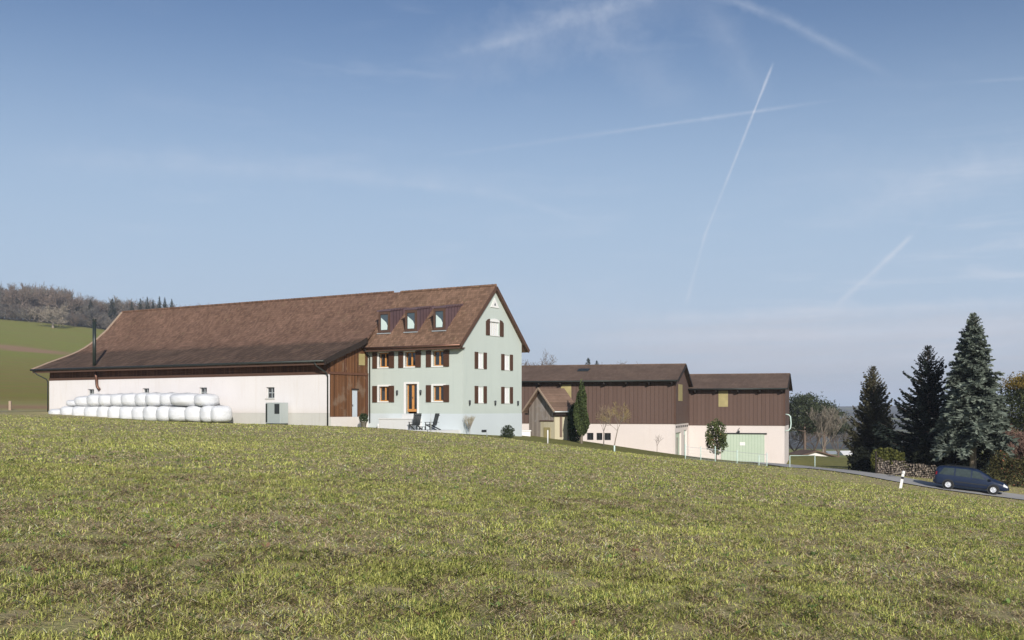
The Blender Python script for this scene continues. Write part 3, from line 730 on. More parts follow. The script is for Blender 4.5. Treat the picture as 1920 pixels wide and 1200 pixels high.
# ================================================================== BROWN SHED BUILDINGS ON THE RIGHT
AZ = R(-17.04)
def low_barn(ox, oy, x0, x1, wid, ridge_y, ze, zr, zb, ztb, zbase, label, doors, oh=.45, right_ov=.35):
    root = empty('farm_shed', (ox, oy, 0), AZ, label, 'farm building')
    slope = (zr-ze)/(ridge_y+.5)
    prof = [(-.85, ze-.35*slope), (ridge_y, zr), (wid+.5, ztb)]; zg = ze-.35*slope
    rf = roof_sheet(prof, x0-.3, x1+right_ov, .14).build('roof', M['roof_sheet'], root)
    MB().tube([(x0-.3, ridge_y, zr+.02), (x1+right_ov, ridge_y, zr+.02)], .09, 8).build('ridge_cap', M['roof_sheet'], rf)
    m = MB(); m.tube([(x0-.3,-.93,zg-.06), (x1+right_ov,-.93,zg-.06)], .08, 8); m.build('gutter', M['gutter'], rf, True)
    m = MB()
    for (a, c) in zip(prof[:-1], prof[1:]): m.bar((x1+right_ov+.03, a[0], a[1]-.1), (x1+right_ov+.03, c[0], c[1]-.1), .05, .3)
    m.build('verge_board', M['black_beam'], rf)
    n = int((x1-x0)/2.25)
    for i in range(n+1): MB().bar((x1-.3-i*2.25, -.8, zg-.2), (x1-.3-i*2.25, .02, zg-.42), .13, .26).build('eave_bracket', M['black_beam'], rf)
    top = lambda y: (ze+(y+.5)*slope if y < ridge_y else zr-(y-ridge_y)*(zr-ztb)/(wid+.5-ridge_y))-.14
    m = MB(); m.quad((x0,0,zb),(x1,0,zb),(x1,0,top(0)),(x0,0,top(0))); m.quad((x0,0,zb),(x1,0,zb),(x1,.2,zb),(x0,.2,zb))
    m.build('cladding', M['clad_front'], root)
    m = MB(); m.quad((x1,0,zb),(x1,wid,zb),(x1,wid,top(wid)),(x1,ridge_y,top(ridge_y)),(x1,0,top(0)))
    m.quad((x1,0,zb),(x1,wid,zb),(x1-.2,wid,zb),(x1-.2,0,zb))
    m.quad((x0,0,zb),(x0,wid,zb),(x0,wid,top(wid)),(x0,ridge_y,top(ridge_y)),(x0,0,top(0)))
    m.quad((x0,wid,zb),(x1,wid,zb),(x1,wid,top(wid)),(x0,wid,top(wid)))
    m.build('side_cladding', M['clad_side'], root)
    m = MB()
    for xc in (x1,): m.box(xc-.14, xc+.02, -.03, .12, zb, top(0))
    m.build('corner_post', M['brown_trim'], root)
    return root, rf
def lower_wall(root, x0, x1, wid, zb, z0, front, side):
    m = MB(); wall(m, x0, x1-.06, z0, lambda a: zb, front, .07, .3, 'x'); wall(m, .07, wid-.07, z0, lambda a: zb, side, x1-.06, -.3, 'y')
    m.quad((x0,.07,z0),(x0,wid-.07,z0),(x0,wid-.07,zb),(x0,.07,zb)); m.quad((x0,wid-.07,z0),(x1-.06,wid-.07,z0),(x1-.06,wid-.07,zb),(x0,wid-.07,zb))
    return m.build('wall', M['pink_plaster'], root)
r1, rf1 = low_barn(16.1, 105, -26, 0, 9.9, 4.9, 2.95, 4.58, -1.47, 2.35, -5, 'brown clad farm building with pink base, the longer one directly right of the farmhouse', None)
fr1 = [(-8.95,-8.28,-3.12,-2.4), (-7.97,-7.36,-3.12,-2.4), (-7.16,-6.5,-3.12,-2.4)]
sd1 = [(.55,4.4,-7,-2.35), (6.3,8.7,-7,-2.2)]
lower_wall(r1, -26, 0, 9.9, -1.47, -7, fr1, sd1)
for (a, c, u, v) in fr1:
    f = MB(); f.box(a, c, .2, .26, u, u+.05); f.box(a, c, .2, .26, v-.05, v); f.box(a, a+.05, .201, .259, u+.05, v-.05); f.box(c-.05, c, .201, .259, u+.05, v-.05); f.box((a+c)/2-.03, (a+c)/2+.03, .19, .258, u+.05, v-.05)
    w = f.build('window', M['dark_metal'], r1); MB().box(a+.03, c-.03, .27, .29, u+.03, v-.03).build('pane', M['glass'], w)
for (a, c, u, v), mt in zip(sd1, ('big_door', 'mint_paint')):
    d = MB().box(-.3, -.24, a, c, u, v).build('door', M[mt], r1); MB().box(-.238, -.2, a+(c-a)*.4, a+(c-a)*.62, u+2, v-.5).build('pane', M['stone'], d)
MB().box(-11.62, -10.55, -.04, -.004, .72, 2.5).build('light_panel', M['yellow_panel'], r1)
MB().box(.004, .04, 2.0, 4.6, .82, 2.5).build('light_panel', M['yellow_panel'], r1)['label'] = 'tall faded yellow light panel under the gable'
m = MB()
for i in range(6): m.box(-.06+.004, -.02, .8+i*1.5, 1.6+i*1.5, -1.86, -1.66)
m.build('vent_row', M['dark_metal'], r1)
sk = MB(); zz = 2.95+(3.2)*.302
sk.prism([(2.6, 2.95+3.1*.3018+.02), (3.5, 2.95+4.0*.3018+.02), (3.5, 2.95+4.0*.3018+.08), (2.6, 2.95+3.1*.3018+.08)], 'x', -10.6, -9.4); sk.build('roof_light', M['gutter'], rf1)
r2, rf2 = low_barn(19.0, 114.5, -2.5, 10.0, 10.0, 5.0, 2.27, 3.82, -1.74, 2.2, -7, 'brown clad farm building with a pale green sliding door, rightmost of the two', None, right_ov=.3)
ff = [(3.55,7.75,-8,-2.62)]
lower_wall(r2, -2.5, 10.0, 10.0, -1.74, -9, ff, [])
d = MB().box(3.4, 7.9, .0, .055, -8, -2.66).build('sliding_door', M['big_door'], r2)
m = MB(); m.box(3.3, 8.15, -.06, .05, -2.66, -2.52); m.build('door_rail', M['gutter'], d)
MB().box(5.35, 5.9, -.03, -.003, -3.85, -3.5).build('notice', M['white_paint'], d)
m = MB(); m.box(5.15,5.35,-.25,.05,-2.5,-2.3); m.tube([(5.25,-.1,-2.3),(5.25,-.15,-2.1),(5.35,-.3,-2.0)], .03, 6); m.build('door_lamp', M['dark_metal'], r2)
MB().box(3.13, 4.12, -.04, -.004, .25, 1.95).build('light_panel', M['yellow_panel'], r2)
m = MB(); m.tube([(9.95,1.2,-2.3),(10.3,1.2,-2.25),(10.5,1.2,-2.0),(10.55,1.2,-1.5),(10.5,1.2,-.8),(10.3,1.2,-.6),(10.0,1.2,-.55)], .065, 8)
m.build('vent_pipe', M['mint_paint'], r2, True)

# ================================================================== LITTLE GARDEN SHED
def garden_shed():
    rz = R(-50); ox, oy = 1.47, 92.0
    root = empty('garden_shed', (ox, oy, 0), rz, 'small weathered wooden garden shed with a tiled gable roof, between farmhouse and cypress', 'shed')
    w, L = 3.3, 2.25; ze, zr = -.2, 1.8
    sl = (zr-ze)/(w/2+.38)
    top = lambda x: (ze+(x+.38)*sl if x < w/2 else ze+(w+.38-x)*sl)-.13
    m = MB(); wall(m, 0, w, -1.0, top, [], 0, .1, 'x', (w/2,)); m.quad((0,L,-1),(w,L,-1),(w,L,top(w)),(w/2,L,top(w/2)),(0,L,top(0))); m.box(0, 1.5, .001, .1, -3.4, -1.002)
    m.build('gable_wall', M['shed_wood'], root)
    m = MB(); m.box(1.5, w-.12, -.012, .1, -3.4, -.98); m.box(w-.12, w, -.012, L, -3.4, -.62); m.build('plaster_wall', M['cream_wall'], root)
    m = MB(); m.quad((0,0,-1),(0,L,-1),(0,L,top(0)),(0,0,top(0))); m.quad((w,0,-.62),(w,L,-.62),(w,L,top(w)),(w,0,top(w))); m.quad((0,0,-3.4),(0,L,-3.4),(0,L,-1),(0,0,-1)); m.quad((0,L,-3.4),(w,L,-3.4),(w,L,-1),(0,L,-1))
    m.build('side_wall', M['shed_wood_side'], root)
    m = MB(); m.box(w+.003, w+.06, .55, .8, -2.35, -.6); m.box(w+.003, w+.05, 1.45, 1.75, -2.6, -.6); m.box(w+.003, w+.07, 2.0, 2.25, -3.2, -.6); m.build('post', M['shed_wood_side'], root)
    m = MB(); m.box(1.42, w-.1, -.06, -.014, -1.05, -.95); m.build('beam', M['brown_trim'], root)
    MB().box(1.95, 2.75, -.05, -.014, -2.7, -1.55).build('board_panel', M['yellow_panel'], root)
    m = MB()
    prof = [(-.4, ze), (w/2, zr), (w+.4, ze)]
    i = 0
    up = []
    y0, y1 = -.4, L+.35; t = .12
    for (a, c) in zip(prof[:-1], prof[1:]):
        m.quad((a[0],y0,a[1]),(c[0],y0,c[1]),(c[0],y1,c[1]),(a[0],y1,a[1])); m.quad((a[0],y0,a[1]-t),(c[0],y0,c[1]-t),(c[0],y1,c[1]-t),(a[0],y1,a[1]-t))
        for yy in (y0, y1): m.quad((a[0],yy,a[1]),(c[0],yy,c[1]),(c[0],yy,c[1]-t),(a[0],yy,a[1]-t))
    for p in (prof[0], prof[2]): m.quad((p[0],y0,p[1]),(p[0],y1,p[1]),(p[0],y1,p[1]-t),(p[0],y0,p[1]-t))
    rf = m.build('roof', M['roof_shed'], root)
    m = MB()
    for (a, c) in zip(prof[:-1], prof[1:]): m.bar((a[0],y0-.03,a[1]-.03), (c[0],y0-.03,c[1]-.03), .06, .14)
    m.build('verge_board', M['verge'], rf)
    m = MB(); m.tube([(w+.46,y0-.05,ze-.03), (w+.46,y1+.3,ze-.03)], .06, 8); m.build('gutter', M['galv'], rf, True)
    m = MB(); m.box(-.3, 0, -.2, L, ze-.3, ze-.14); m.box(w, w+.3, -.2, L, ze-.34, ze-.14); m.build('eave_box', M['black_beam'], rf)
    # small clover-shaped sign
    m = MB()
    return root
garden_shed()
# white planter/trough left of the shed
x, y = .95, 89.5
m = MB(); m.box(-.6, .6, -.3, .3, -.2, .42); m.box(-.66, .66, -.36, .36, .36, .46)
o = m.build('stone_trough', M['white_paint'], bevel=.02); o.location = (x, y, gz(x, y)); tag(o, 'low white stone trough between the farmhouse corner and the garden shed', 'trough')

# ------------------------------------------------------------------ terrace, step, chairs
hx, hy = loc2w(HF, -4.6, -1.6)
m = MB(); m.box(-4.3, 4.4, -1.15, 1.57, -3, -1.56); tr = m.build('terrace', M['terrace']); tr.location = (hx, hy, 0); tr.rotation_euler = (0, 0, RZ); tag(tr, kind='structure')
sx_, sy_ = loc2w(HF, -5.3, -.75)
m = MB(); m.box(-1.7, 1.5, -.55, .73, -1.56, -.72); m.box(.35, 1.3, -.3, .73, -.718, -.38); m.box(-1.74, 1.54, -.6, -.1, -.80, -.70)
o = m.build('doorstep', M['terrace'], bevel=.015); o.location = (sx_, sy_, 0); o.rotation_euler = (0, 0, RZ); tag(o, 'pale concrete doorstep block below the terrace door', 'step')
def lounge_chair(name, xl, yl, rz, label):
    x, y = loc2w(HF, xl, yl)
    root = empty(name, (x, y, -1.56), RZ+rz, label, 'chair', 'dark garden chairs on the terrace')
    # local +y is where the sitter looks
    m = MB()
    for i in range(6): m.bar((-.25+i*.1, -.26, .34), (-.27+i*.108, -.52, 1.24), .09, .02, (0,1,0))
    m.bar((-.28,-.33,.5),(.28,-.33,.5), .05); m.bar((-.3,-.53,1.08),(.3,-.53,1.08), .05)
    m.build('backrest', M['dark_metal'], root)
    m = MB()
    for i in range(7): m.bar((-.28, -.25+i*.1, .34+i*.012), (.28, -.25+i*.1, .34+i*.012), .085, .02)
    m.build('seat', M['dark_metal'], root)
    for s in (-1, 1):
        m = MB(); m.box(s*.33-.06, s*.33+.06, -.45, .38, .56, .59); m.build('armrest', M['dark_metal'], root)
        m = MB(); m.bar((s*.31, .32, 0), (s*.31, .32, .56), .06, .04); m.build('leg', M['dark_metal'], root)
        m = MB(); m.bar((s*.31, -.62, 0), (s*.31, .30, .40), .04, .09); m.build('leg', M['dark_metal'], root)
    return root
lounge_chair('garden_chair', -3.3, -1.6, R(62), 'dark slatted garden chair on the terrace, left one nearer the door')
lounge_chair('garden_chair', -1.75, -1.6, R(96), 'dark slatted garden chair on the terrace, right one by the house corner')
x, y = loc2w(HF, -2.65, -1.7); st = empty('footstool', (x, y, -1.56), RZ, 'low dark footstool between the two garden chairs', 'stool')
m = MB(); [m.box(-.3, .3, -.25+i*.1, -.17+i*.1, .22, .25) for i in range(5)]; m.build('seat', M['dark_metal'], st)
for (a, c) in ((-.26,-.2),(.26,-.2),(-.26,.18),(.26,.18)): MB().box(a-.03, a+.03, c-.03, c+.03, 0, .219).build('leg', M['dark_metal'], st)

# ================================================================== VEGETATION
def rand_quads(C, size, asp, tilt_up, r):
    """C (n,3) centres -> random oriented quads"""
    n = len(C); a = r.normal(size=(n, 3)); a /= np.linalg.norm(a, axis=1)[:, None]
    b = r.normal(size=(n, 3)); b -= a*(a*b).sum(1)[:, None]; b /= np.linalg.norm(b, axis=1)[:, None]
    s = size*(.6+.8*r.random(n))[:, None]
    A = a*s; B = b*s*asp
    V = np.stack([C-A, C-B, C+A, C+B], 1).reshape(-1, 3); F = np.arange(4*n).reshape(n, 4)
    return V, F
def tones(n, c1, c2, r, spread=.25, c3=None, p3=0.):
    t = r.random(n)[:, None]; c = np.array(c1)*(1-t)+np.array(c2)*t
    if c3 is not None: m = r.random(n) < p3; c[m] = c3
    return c*(1-spread+2*spread*r.random((n, 1)))
def spruce(h, rad, seed, c1, c2, droop=.35, bare=.12, dens=1.0, power=.85, upturn=0.0, size=.13, irregular=.2, spray=.30):
    r = np.random.default_rng(seed); C = []; tw = MB()
    V = []; cols = []
    nb = int(h*26*dens)
    quads = []
    for i in range(nb):
        t = bare+(1-bare)*((i+.5)/nb); z = h*t
        L = rad*((1-t)/(1-bare))**power*(1-irregular+2*irregular*r.random())+.10
        az = i*2.399+r.normal()*.3
        if irregular > .15: L *= 1+.18*math.sin(az*2+seed)+.12*math.sin(az*3+z*1.3)
        d = np.array([math.cos(az), math.sin(az), 0]); side = np.array([-d[1], d[0], 0])
        up0 = .35*(t**1.5)*2-.1
        n = max(5, int(L/ .10*dens))
        s = np.linspace(.08, 1, n)
        zz = z+L*(up0*s-droop*(1-t*.6)*s**1.6+upturn*s**4)
        ctr = d*(L*s)[:, None]; ctr[:, 2] = zz
        if L > .3: tw.tube([(0,0,z), tuple(ctr[n//2]), tuple(ctr[-1])], [.012+.012*L, .01, .004], 4, False)
        for q in range(n):
            wd = L*spray*math.sin(math.pi*min(1, .15+.9*(1-s[q])))*(.6+.4*math.sin(q*1.3+i))+.07
            for sgn in (-1, 1):
                k = 2 if L > .8 else 1
                for _ in range(k):
                    l = wd*(.5+.7*r.random()); dirv = side*sgn*(.3+.7*r.random())+d*(.3+.6*r.random())+np.array([0,0,.35-.9*r.random()])
                    dirv /= np.linalg.norm(dirv); p = ctr[q]; e = p+dirv*l
                    wv = np.cross(dirv, r.normal(size=3)); wv /= np.linalg.norm(wv)+1e-9; wv *= size*.42*(.6+.8*r.random())
                    quads.append((p, p+dirv*l*.45+wv, e, p+dirv*l*.45-wv))
    V = np.array(quads).reshape(-1, 3); F = np.arange(len(V)).reshape(-1, 4)
    cols = tones(len(F), c1, c2, r, .3)
    return V, F, cols, tw
def plant_spruce(name, x, y, zb, h, rad, seed, c1, c2, label, group=None, cat='tree', trunk_r=.14, **kw):
    root = empty(name, (x, y, zb), random.random()*6, label, cat, group)
    V, F, c, tw = spruce(h, rad, seed, c1, c2, **kw)
    np_mesh('crown', V, F, M['needle'], root, c)
    tw.tube([(0,0,-.3), (0,0,h*.3), (.02,0,h*.7), (0,0,h*.99)], [trunk_r*1.15, trunk_r*.9, trunk_r*.4, .01], 8)
    tw.build('trunk', M['bark_pale' if trunk_r == .22 else 'bark'], root, True, recalc=False)
    return root
def zy(py, d): return (767-py)/2000*d
plant_spruce('blue_spruce', 32.85, 76, -5.0, 11.8, 2.6, 3, (.05,.068,.052), (.21,.24,.195), 'tall blue grey spruce with bare lower trunk behind the parked car', bare=.225, dens=1.65, droop=.42, size=.20, trunk_r=.22, irregular=.32, power=.75, spray=.26)
plant_spruce('spruce_tree', 31.2, 80, -5.0, 9.7, 2.75, 5, (.008,.013,.011), (.028,.038,.03), 'very dark spruce with ragged spread branches, left of the tall blue spruce', bare=.03, dens=1.35, droop=.0, upturn=.22, size=.2, irregular=.42, power=.85, spray=.22)
plant_spruce('spruce_tree', 29.8, 88, -4.9, 8.35, 2.05, 8, (.045,.045,.025), (.11,.10,.055), 'smaller olive green spruce left of the very dark spruce, near the road bend', bare=.03, dens=1.6, droop=-.15, upturn=.25, size=.16, irregular=.25, power=.75, spray=.22)

def bare_tree(h, spread, seed, levels=4, trunk_h=.25, r0=.02, n0=5, twig=.012, sides=4, up=.3, col1=(.10,.08,.065), col2=(.2,.16,.13), lean=(0,0)):
    r = np.random.default_rng(seed); quads = []; mb = MB()
    def grow(p, d, L, rad, lv):
        n = 3; pts = [p]; q = d.copy()
        for i in range(n):
            q = q+r.normal(size=3)*.16; q[2] += up*.12; q /= np.linalg.norm(q); pts.append(pts[-1]+q*L/n)
        if lv >= levels-1:
            for a, c in zip(pts[:-1], pts[1:]):
                w = np.cross(c-a, r.normal(size=3)); w = w/(np.linalg.norm(w)+1e-9)*twig*.5
                quads.append((a-w, a+w, c+w*.5, c-w*.5))
        else:
            mb.tube([tuple(t) for t in pts], [max(rad*(1-.2*i), twig*.6) for i in range(n+1)], max(3, sides-lv), False)
        if lv < levels:
            k = n0+(1 if lv > 1 else 0)
            for j in range(k):
                t = .35+.65*(j+r.random())/k; idx = min(n-1, int(t*n)); pp = pts[idx]+(pts[idx+1]-pts[idx])*(t*n-idx)
                ax = r.normal(size=3); nd = q*(.75)+ax/np.linalg.norm(ax)*spread; nd[2] += up*.5; nd /= np.linalg.norm(nd)
                grow(pp, nd, L*(.55+.2*r.random()), rad*.5, lv+1)
    d0 = np.array([lean[0], lean[1], 1.]); d0 /= np.linalg.norm(d0)
    th = h*trunk_h; mb.tube([(0,0,-.2), tuple(d0*th*.5), tuple(d0*th)], [r0*h*1.2, r0*h, r0*h*.85], 7, False)
    for j in range(n0):
        az = 2*math.pi*(j+.5*r.random())/n0; el = .55+.5*r.random()
        grow(d0*th, np.array([math.cos(az)*math.cos(el)*spread*1.3, math.sin(az)*math.cos(el)*spread*1.3, math.sin(el)])/1., h*.36, r0*h*.5, 1)
    V = np.array(quads).reshape(-1, 3)
    ztop = V[:, 2].max(); s = h/ztop; V[:, :] *= s; mb.v = [(a*s, b*s, c*s) for a, b, c in mb.v]
    F = np.arange(len(V)).reshape(-1, 4)
    return V, F, tones(len(F), col1, col2, r, .2), mb
def plant_bare(name, x, y, zb, h, seed, label, group=None, cat='tree', bark='bark', **kw):
    root = empty(name, (x, y, zb), 0, label, cat, group)
    V, F, c, mb = bare_tree(h, kw.pop('spread', .75), seed, **kw)
    np_mesh('crown', V, F, M['twig'], root, c); mb.build('trunk', M[bark], root, True, recalc=False)
    return root
# isolated tree on the hill pasture
plant_bare('bare_tree', -241, 560, gz(-241, 560)-.3, 13.5, 4, 'pale bare spreading tree standing alone on the hill pasture', levels=5, n0=4, trunk_h=.2, twig=.15, r0=.036, spread=.95, bark='bark_pale', col1=(.21,.175,.14), col2=(.35,.30,.23))
# slim garden trees in front of the pink wall
y_ = 96; plant_bare('fruit_tree', (1150-960)/2000*84, 84, gz(8, 84), 3.9, 14, 'thin bare fruit tree leaning right before the pink wall', trunk_h=.45, levels=4, n0=4, twig=.022, r0=.013, spread=.6, bark='bark_pale', lean=(.22,0), col1=(.20,.15,.07), col2=(.36,.29,.13))
plant_bare('fruit_tree', (1132-960)/2000*90, 90, gz(7.8, 90), 3.6, 21, 'thin upright bare fruit tree between cypress and leaning fruit tree', trunk_h=.35, levels=4, n0=4, twig=.02, r0=.012, spread=.5, bark='bark_pale', up=.6, col1=(.18,.13,.09), col2=(.32,.24,.16))
plant_bare('sapling', (1232-960)/2000*100, 100, gz(13.6, 100), 1.7, 31, 'small bare sapling at the pink wall of the brown building', trunk_h=.3, levels=3, n0=3, twig=.02, r0=.012, spread=.5, up=.6)
plant_bare('sapling', (881-960)/2000*79.5, 79.5, gz(-3.1, 79.5), 1.5, 37, 'small bare pale shrub at the farmhouse corner', cat='shrub', trunk_h=.1, levels=4, n0=4, twig=.015, r0=.012, spread=.35, up=.9, bark='bark_pale', col1=(.3,.27,.2), col2=(.45,.4,.3))
# trees showing over the roofs
for (px, top, d, h, sd_, lab) in ((1010,652,230,17,41,'bare tree crown rising behind the roof just right of the farmhouse'), (1160,672,260,15,43,'bare tree crown peeping over the middle of the brown roof'),
                                  (357,566,520,15,45,'faint bare tree over the barn ridge, the left one'), (386,566,520,15,47,'faint bare tree over the barn ridge, the right one')):
    plant_bare('bare_tree', (px-960)/2000*d, d, zy(top, d)-h, h, sd_, lab, 'bare trees behind the roofs', levels=5, n0=4, twig=.07, spread=.8, up=.5)
for (px, top, d, h, lab) in ((1103,672,250,13,'taller small dark conifer tip above the brown roof'), (1119,677,250,12,'shorter small dark conifer tip above the brown roof')):
    plant_spruce('conifer', (px-960)/2000*d, d, zy(top, d)-h, h, 2.6, px, (.015,.025,.02), (.04,.055,.04), lab, 'conifer tips behind the brown roof', dens=.55, size=.5)
# dark conifers at the edge of the hill wood
cf = [(247,566,30),(263,560,32),(276,557,33),(287,562,30),(299,556,34),(309,558,32),(322,561,30)]
for i, (px, top, h) in enumerate(cf):
    d = 560+(i % 3)*12
    plant_spruce('conifer', (px-960)/2000*d, d, zy(top, d)-h, h, 4.0, 70+i, (.012,.02,.014), (.035,.05,.03), f'dark conifer above the barn ridge on the hill, {words[i]} of seven from the left', 'dark conifers above the barn ridge', dens=.28, size=1.0, trunk_r=.3)
for i, (px, top) in enumerate(((170,562), (211,560))):
    d = 596; h = 20
    plant_spruce('conifer', (px-960)/2000*d, d, zy(top, d)-h, h, 4.2, 90+i, (.015,.022,.015), (.04,.05,.03), ('dark conifer among the bare hill wood, the left one', 'dark conifer among the bare hill wood, the right one')[i], 'conifers standing in the bare wood', dens=.3, size=1.0, trunk_r=.3)
# the bare hill wood, one mass
def hill_wood():
    r = np.random.default_rng(99); Vs = []; Fs = []; Cs = []; off = 0
    lib = []
    for k in range(5):
        V, F, c, mb = bare_tree(1.0, .62, 200+k, levels=4, n0=5, trunk_h=.3, r0=.012, twig=.009, up=.5)
        mv = np.array(mb.v); mf = [f for f in mb.f if len(f) == 4]
        allV = np.r_[V, mv]; allF = np.r_[F, np.array(mf)+len(V)]
        lib.append((allV, allF, len(F)))
    n = 470
    for i in range(n):
        px = -260+640*(i+r.random())/n; d = 590+r.random()*95; low = i % 2 == 0
        x = (px-960)/2000*d; h = (17+6*r.random())*(1-.15*sm((px-150)/200))+2.5*math.sin(px/37.)
        if low: h *= .5; d = 588+r.random()*26; x = (px-960)/2000*d
        V, F, nf = lib[i % 5]; a = r.random()*6.28; ca, sa = math.cos(a), math.sin(a); w = .9+.3*r.random()
        V = V*1.0
        if low: V[:, 2] = np.maximum(V[:, 2]-.28, -.05)*1.35; w *= 1.5
        P = np.c_[(V[:, 0]*ca-V[:, 1]*sa)*h*w, (V[:, 0]*sa+V[:, 1]*ca)*h*w, V[:, 2]*h]+np.array([x, d, gz(x, d)-.5])
        base = np.array([(.15,.13,.11), (.17,.15,.12), (.135,.125,.115), (.175,.135,.11)][r.integers(4)])
        Cc = base*(.75+.5*r.random((len(F), 1))); Cc[nf:] *= 1.35
        Vs.append(P); Fs.append(F+off); Cs.append(Cc); off += len(P)
    tag(np_mesh('woodland', np.concatenate(Vs), np.concatenate(Fs), M['twig'], cols=np.concatenate(Cs)), 'bare brown winter wood along the crest of the hill', 'wood', kind='stuff')
hill_wood()

def leafy(C, size, c1, c2, seed, spread=.3, asp=.6, c3=None, p3=0): 
    r = np.random.default_rng(seed); V, F = rand_quads(np.asarray(C), size, asp, 0, r)
    return V, F, tones(len(F), c1, c2, r, spread, c3, p3)
def blob_points(n, fn, seed):
    """rejection inside fn(p)->density, in box (-1..1)^2 x (0..1)"""
    r = np.random.default_rng(seed); out = []
    while sum(len(o) for o in out) < n:
        P = r.random((n*3, 3))*[2, 2, 1]-[1, 1, 0]; keep = r.random(len(P)) < fn(P); out.append(P[keep])
    return np.concatenate(out)[:n]
def clump(P, s, seed):
    return .5+.5*np.sin(P[:, 0]*s+seed)*np.sin(P[:, 1]*s*1.1+seed*2)*np.sin(P[:, 2]*s*1.3+seed*.7)
# columnar cypress
def cypress():
    d = 87; x = (1090-960)/2000*d; zb = gz(x, d); h = zy(712, d)-zb
    root = empty('cypress', (x, d, zb), 0, 'narrow dark green columnar cypress right of the garden shed', 'tree')
    def f(P):
        z = P[:, 2]; rr = np.hypot(P[:, 0], P[:, 1]); R_ = np.interp(z, [0,.1,.14,.3,.5,.75,.92,1], [0,0,.5,.95,.9,.6,.28,.06])*(.78+.32*np.sin(np.arctan2(P[:, 1], P[:, 0])*3+z*9))
        return (rr < R_)*(.25+.75*(rr > R_*.55))*(clump(P, 9, 1) > .36)
    P = blob_points(9500, f, 4)*[.66, .66, h]
    V, F, c = leafy(P, .085, (.035,.055,.018), (.10,.125,.045), 4, .35)
    np_mesh('crown', V, F, M['leaf'], root, c)
    MB().tube([(0,0,-.2),(.02,0,h*.3),(0,0,h*.8)], [.13,.1,.04], 8).build('trunk', M['bark_pale'], root, True)
    # darker ivy clump at its left foot
    x2 = (1078-960)/2000*89; g2 = gz(x2, 89)
    def g(P): return ((P[:, 0]**2+P[:, 1]**2+((P[:, 2]-.45)/.55)**2) < 1)*(clump(P, 8, 3) > .25)
    P = blob_points(2600, g, 8)*[.62, .6, 3.3]
    V, F, c = leafy(P, .09, (.012,.03,.012), (.04,.075,.03), 6, .3)
    o = np_mesh('shrub', V, F, M['leaf'], None, c); o.location = (x2, 89, g2); tag(o, 'dark green evergreen shrub at the left foot of the cypress', 'shrub')
cypress()
# young bushy tree by the green door
def young_tree():
    d = 88; x = (1343-960)/2000*d; zb = gz(x, d); h = zy(784, d)-zb
    root = empty('young_tree', (x, d, zb), 0, 'young bushy green tree in front of the pale green door', 'tree')
    def f(P):
        z = P[:, 2]; rr = np.hypot(P[:, 0], P[:, 1]); R_ = np.interp(z, [0,.12,.2,.35,.6,.85,1], [0,0,.5,.95,1,.7,.1])*(.75+.4*np.sin(np.arctan2(P[:, 1], P[:, 0])*4+z*11))
        return (rr < R_)*(.3+.7*(rr > R_*.5))*(clump(P, 7, 2) > .42)
    P = blob_points(3600, f, 14)*[.95, .95, h]
    V, F, c = leafy(P, .075, (.045,.07,.02), (.14,.16,.06), 9, .35, c3=(.22,.14,.06), p3=.08)
    np_mesh('crown', V, F, M['leaf'], root, c)
    m = MB().tube([(0,0,-.2),(.03,0,h*.4),(0,0,h*.8)], [.05,.04,.015], 6)
    for i in range(16):
        a = i*2.4; z = h*(.25+.04*i); m.tube([(0,0,z), (.55*math.cos(a), .55*math.sin(a), z+.45)], [.018,.006], 4)
    m.build('trunk', M['bark'], root, True)
young_tree()
def bush(name, x, y, r_, h, n, size, c1, c2, label, seed, cat='shrub', zoff=0, cl=.35, cs=6, ry=None, **kw):
    def f(P): return ((P[:, 0]**2+P[:, 1]**2+np.maximum(0, (P[:, 2]-.4)/.6)**2) < .8+.35*np.sin(P[:, 0]*5+seed)*np.sin(P[:, 1]*4))*(clump(P, cs, seed) > cl)
    P = blob_points(n, f, seed)*[r_, ry or r_, h]
    V, F, c = leafy(P, size, c1, c2, seed, **kw)
    o = np_mesh(name, V, F, M['leaf'], None, c); o.location = (x, y, gz(x, y)+zoff); tag(o, label, cat); return o
bush('shrub', (952-960)/2000*81, 81, .55, 1.0, 1600, .05, (.018,.03,.015), (.06,.075,.035), 'small dark conical evergreen bush before the farmhouse gable', 3)
x, y = (682-960)/2000*82.2, 82.2
pot = empty('potted_plant', (x, y, gz(x, y)), 0, 'dark green potted plant beside the blue barn door', 'potted plant')
MB().lathe([(0,0),(.17,0),(.24,.42),(.26,.42),(.26,.46),(.2,.46),(.2,.4),(0,.4)], 16).build('pot', M['stone'], pot, True)
P = blob_points(700, lambda P: (P[:, 0]**2+P[:, 1]**2+((P[:, 2]-.45)/.55)**2) < 1, 5)*[.38,.38,.75]+[0,0,.35]
V, F, c = leafy(P, .06, (.02,.035,.015), (.07,.09,.04), 12); np_mesh('foliage', V, F, M['leaf'], pot, c)
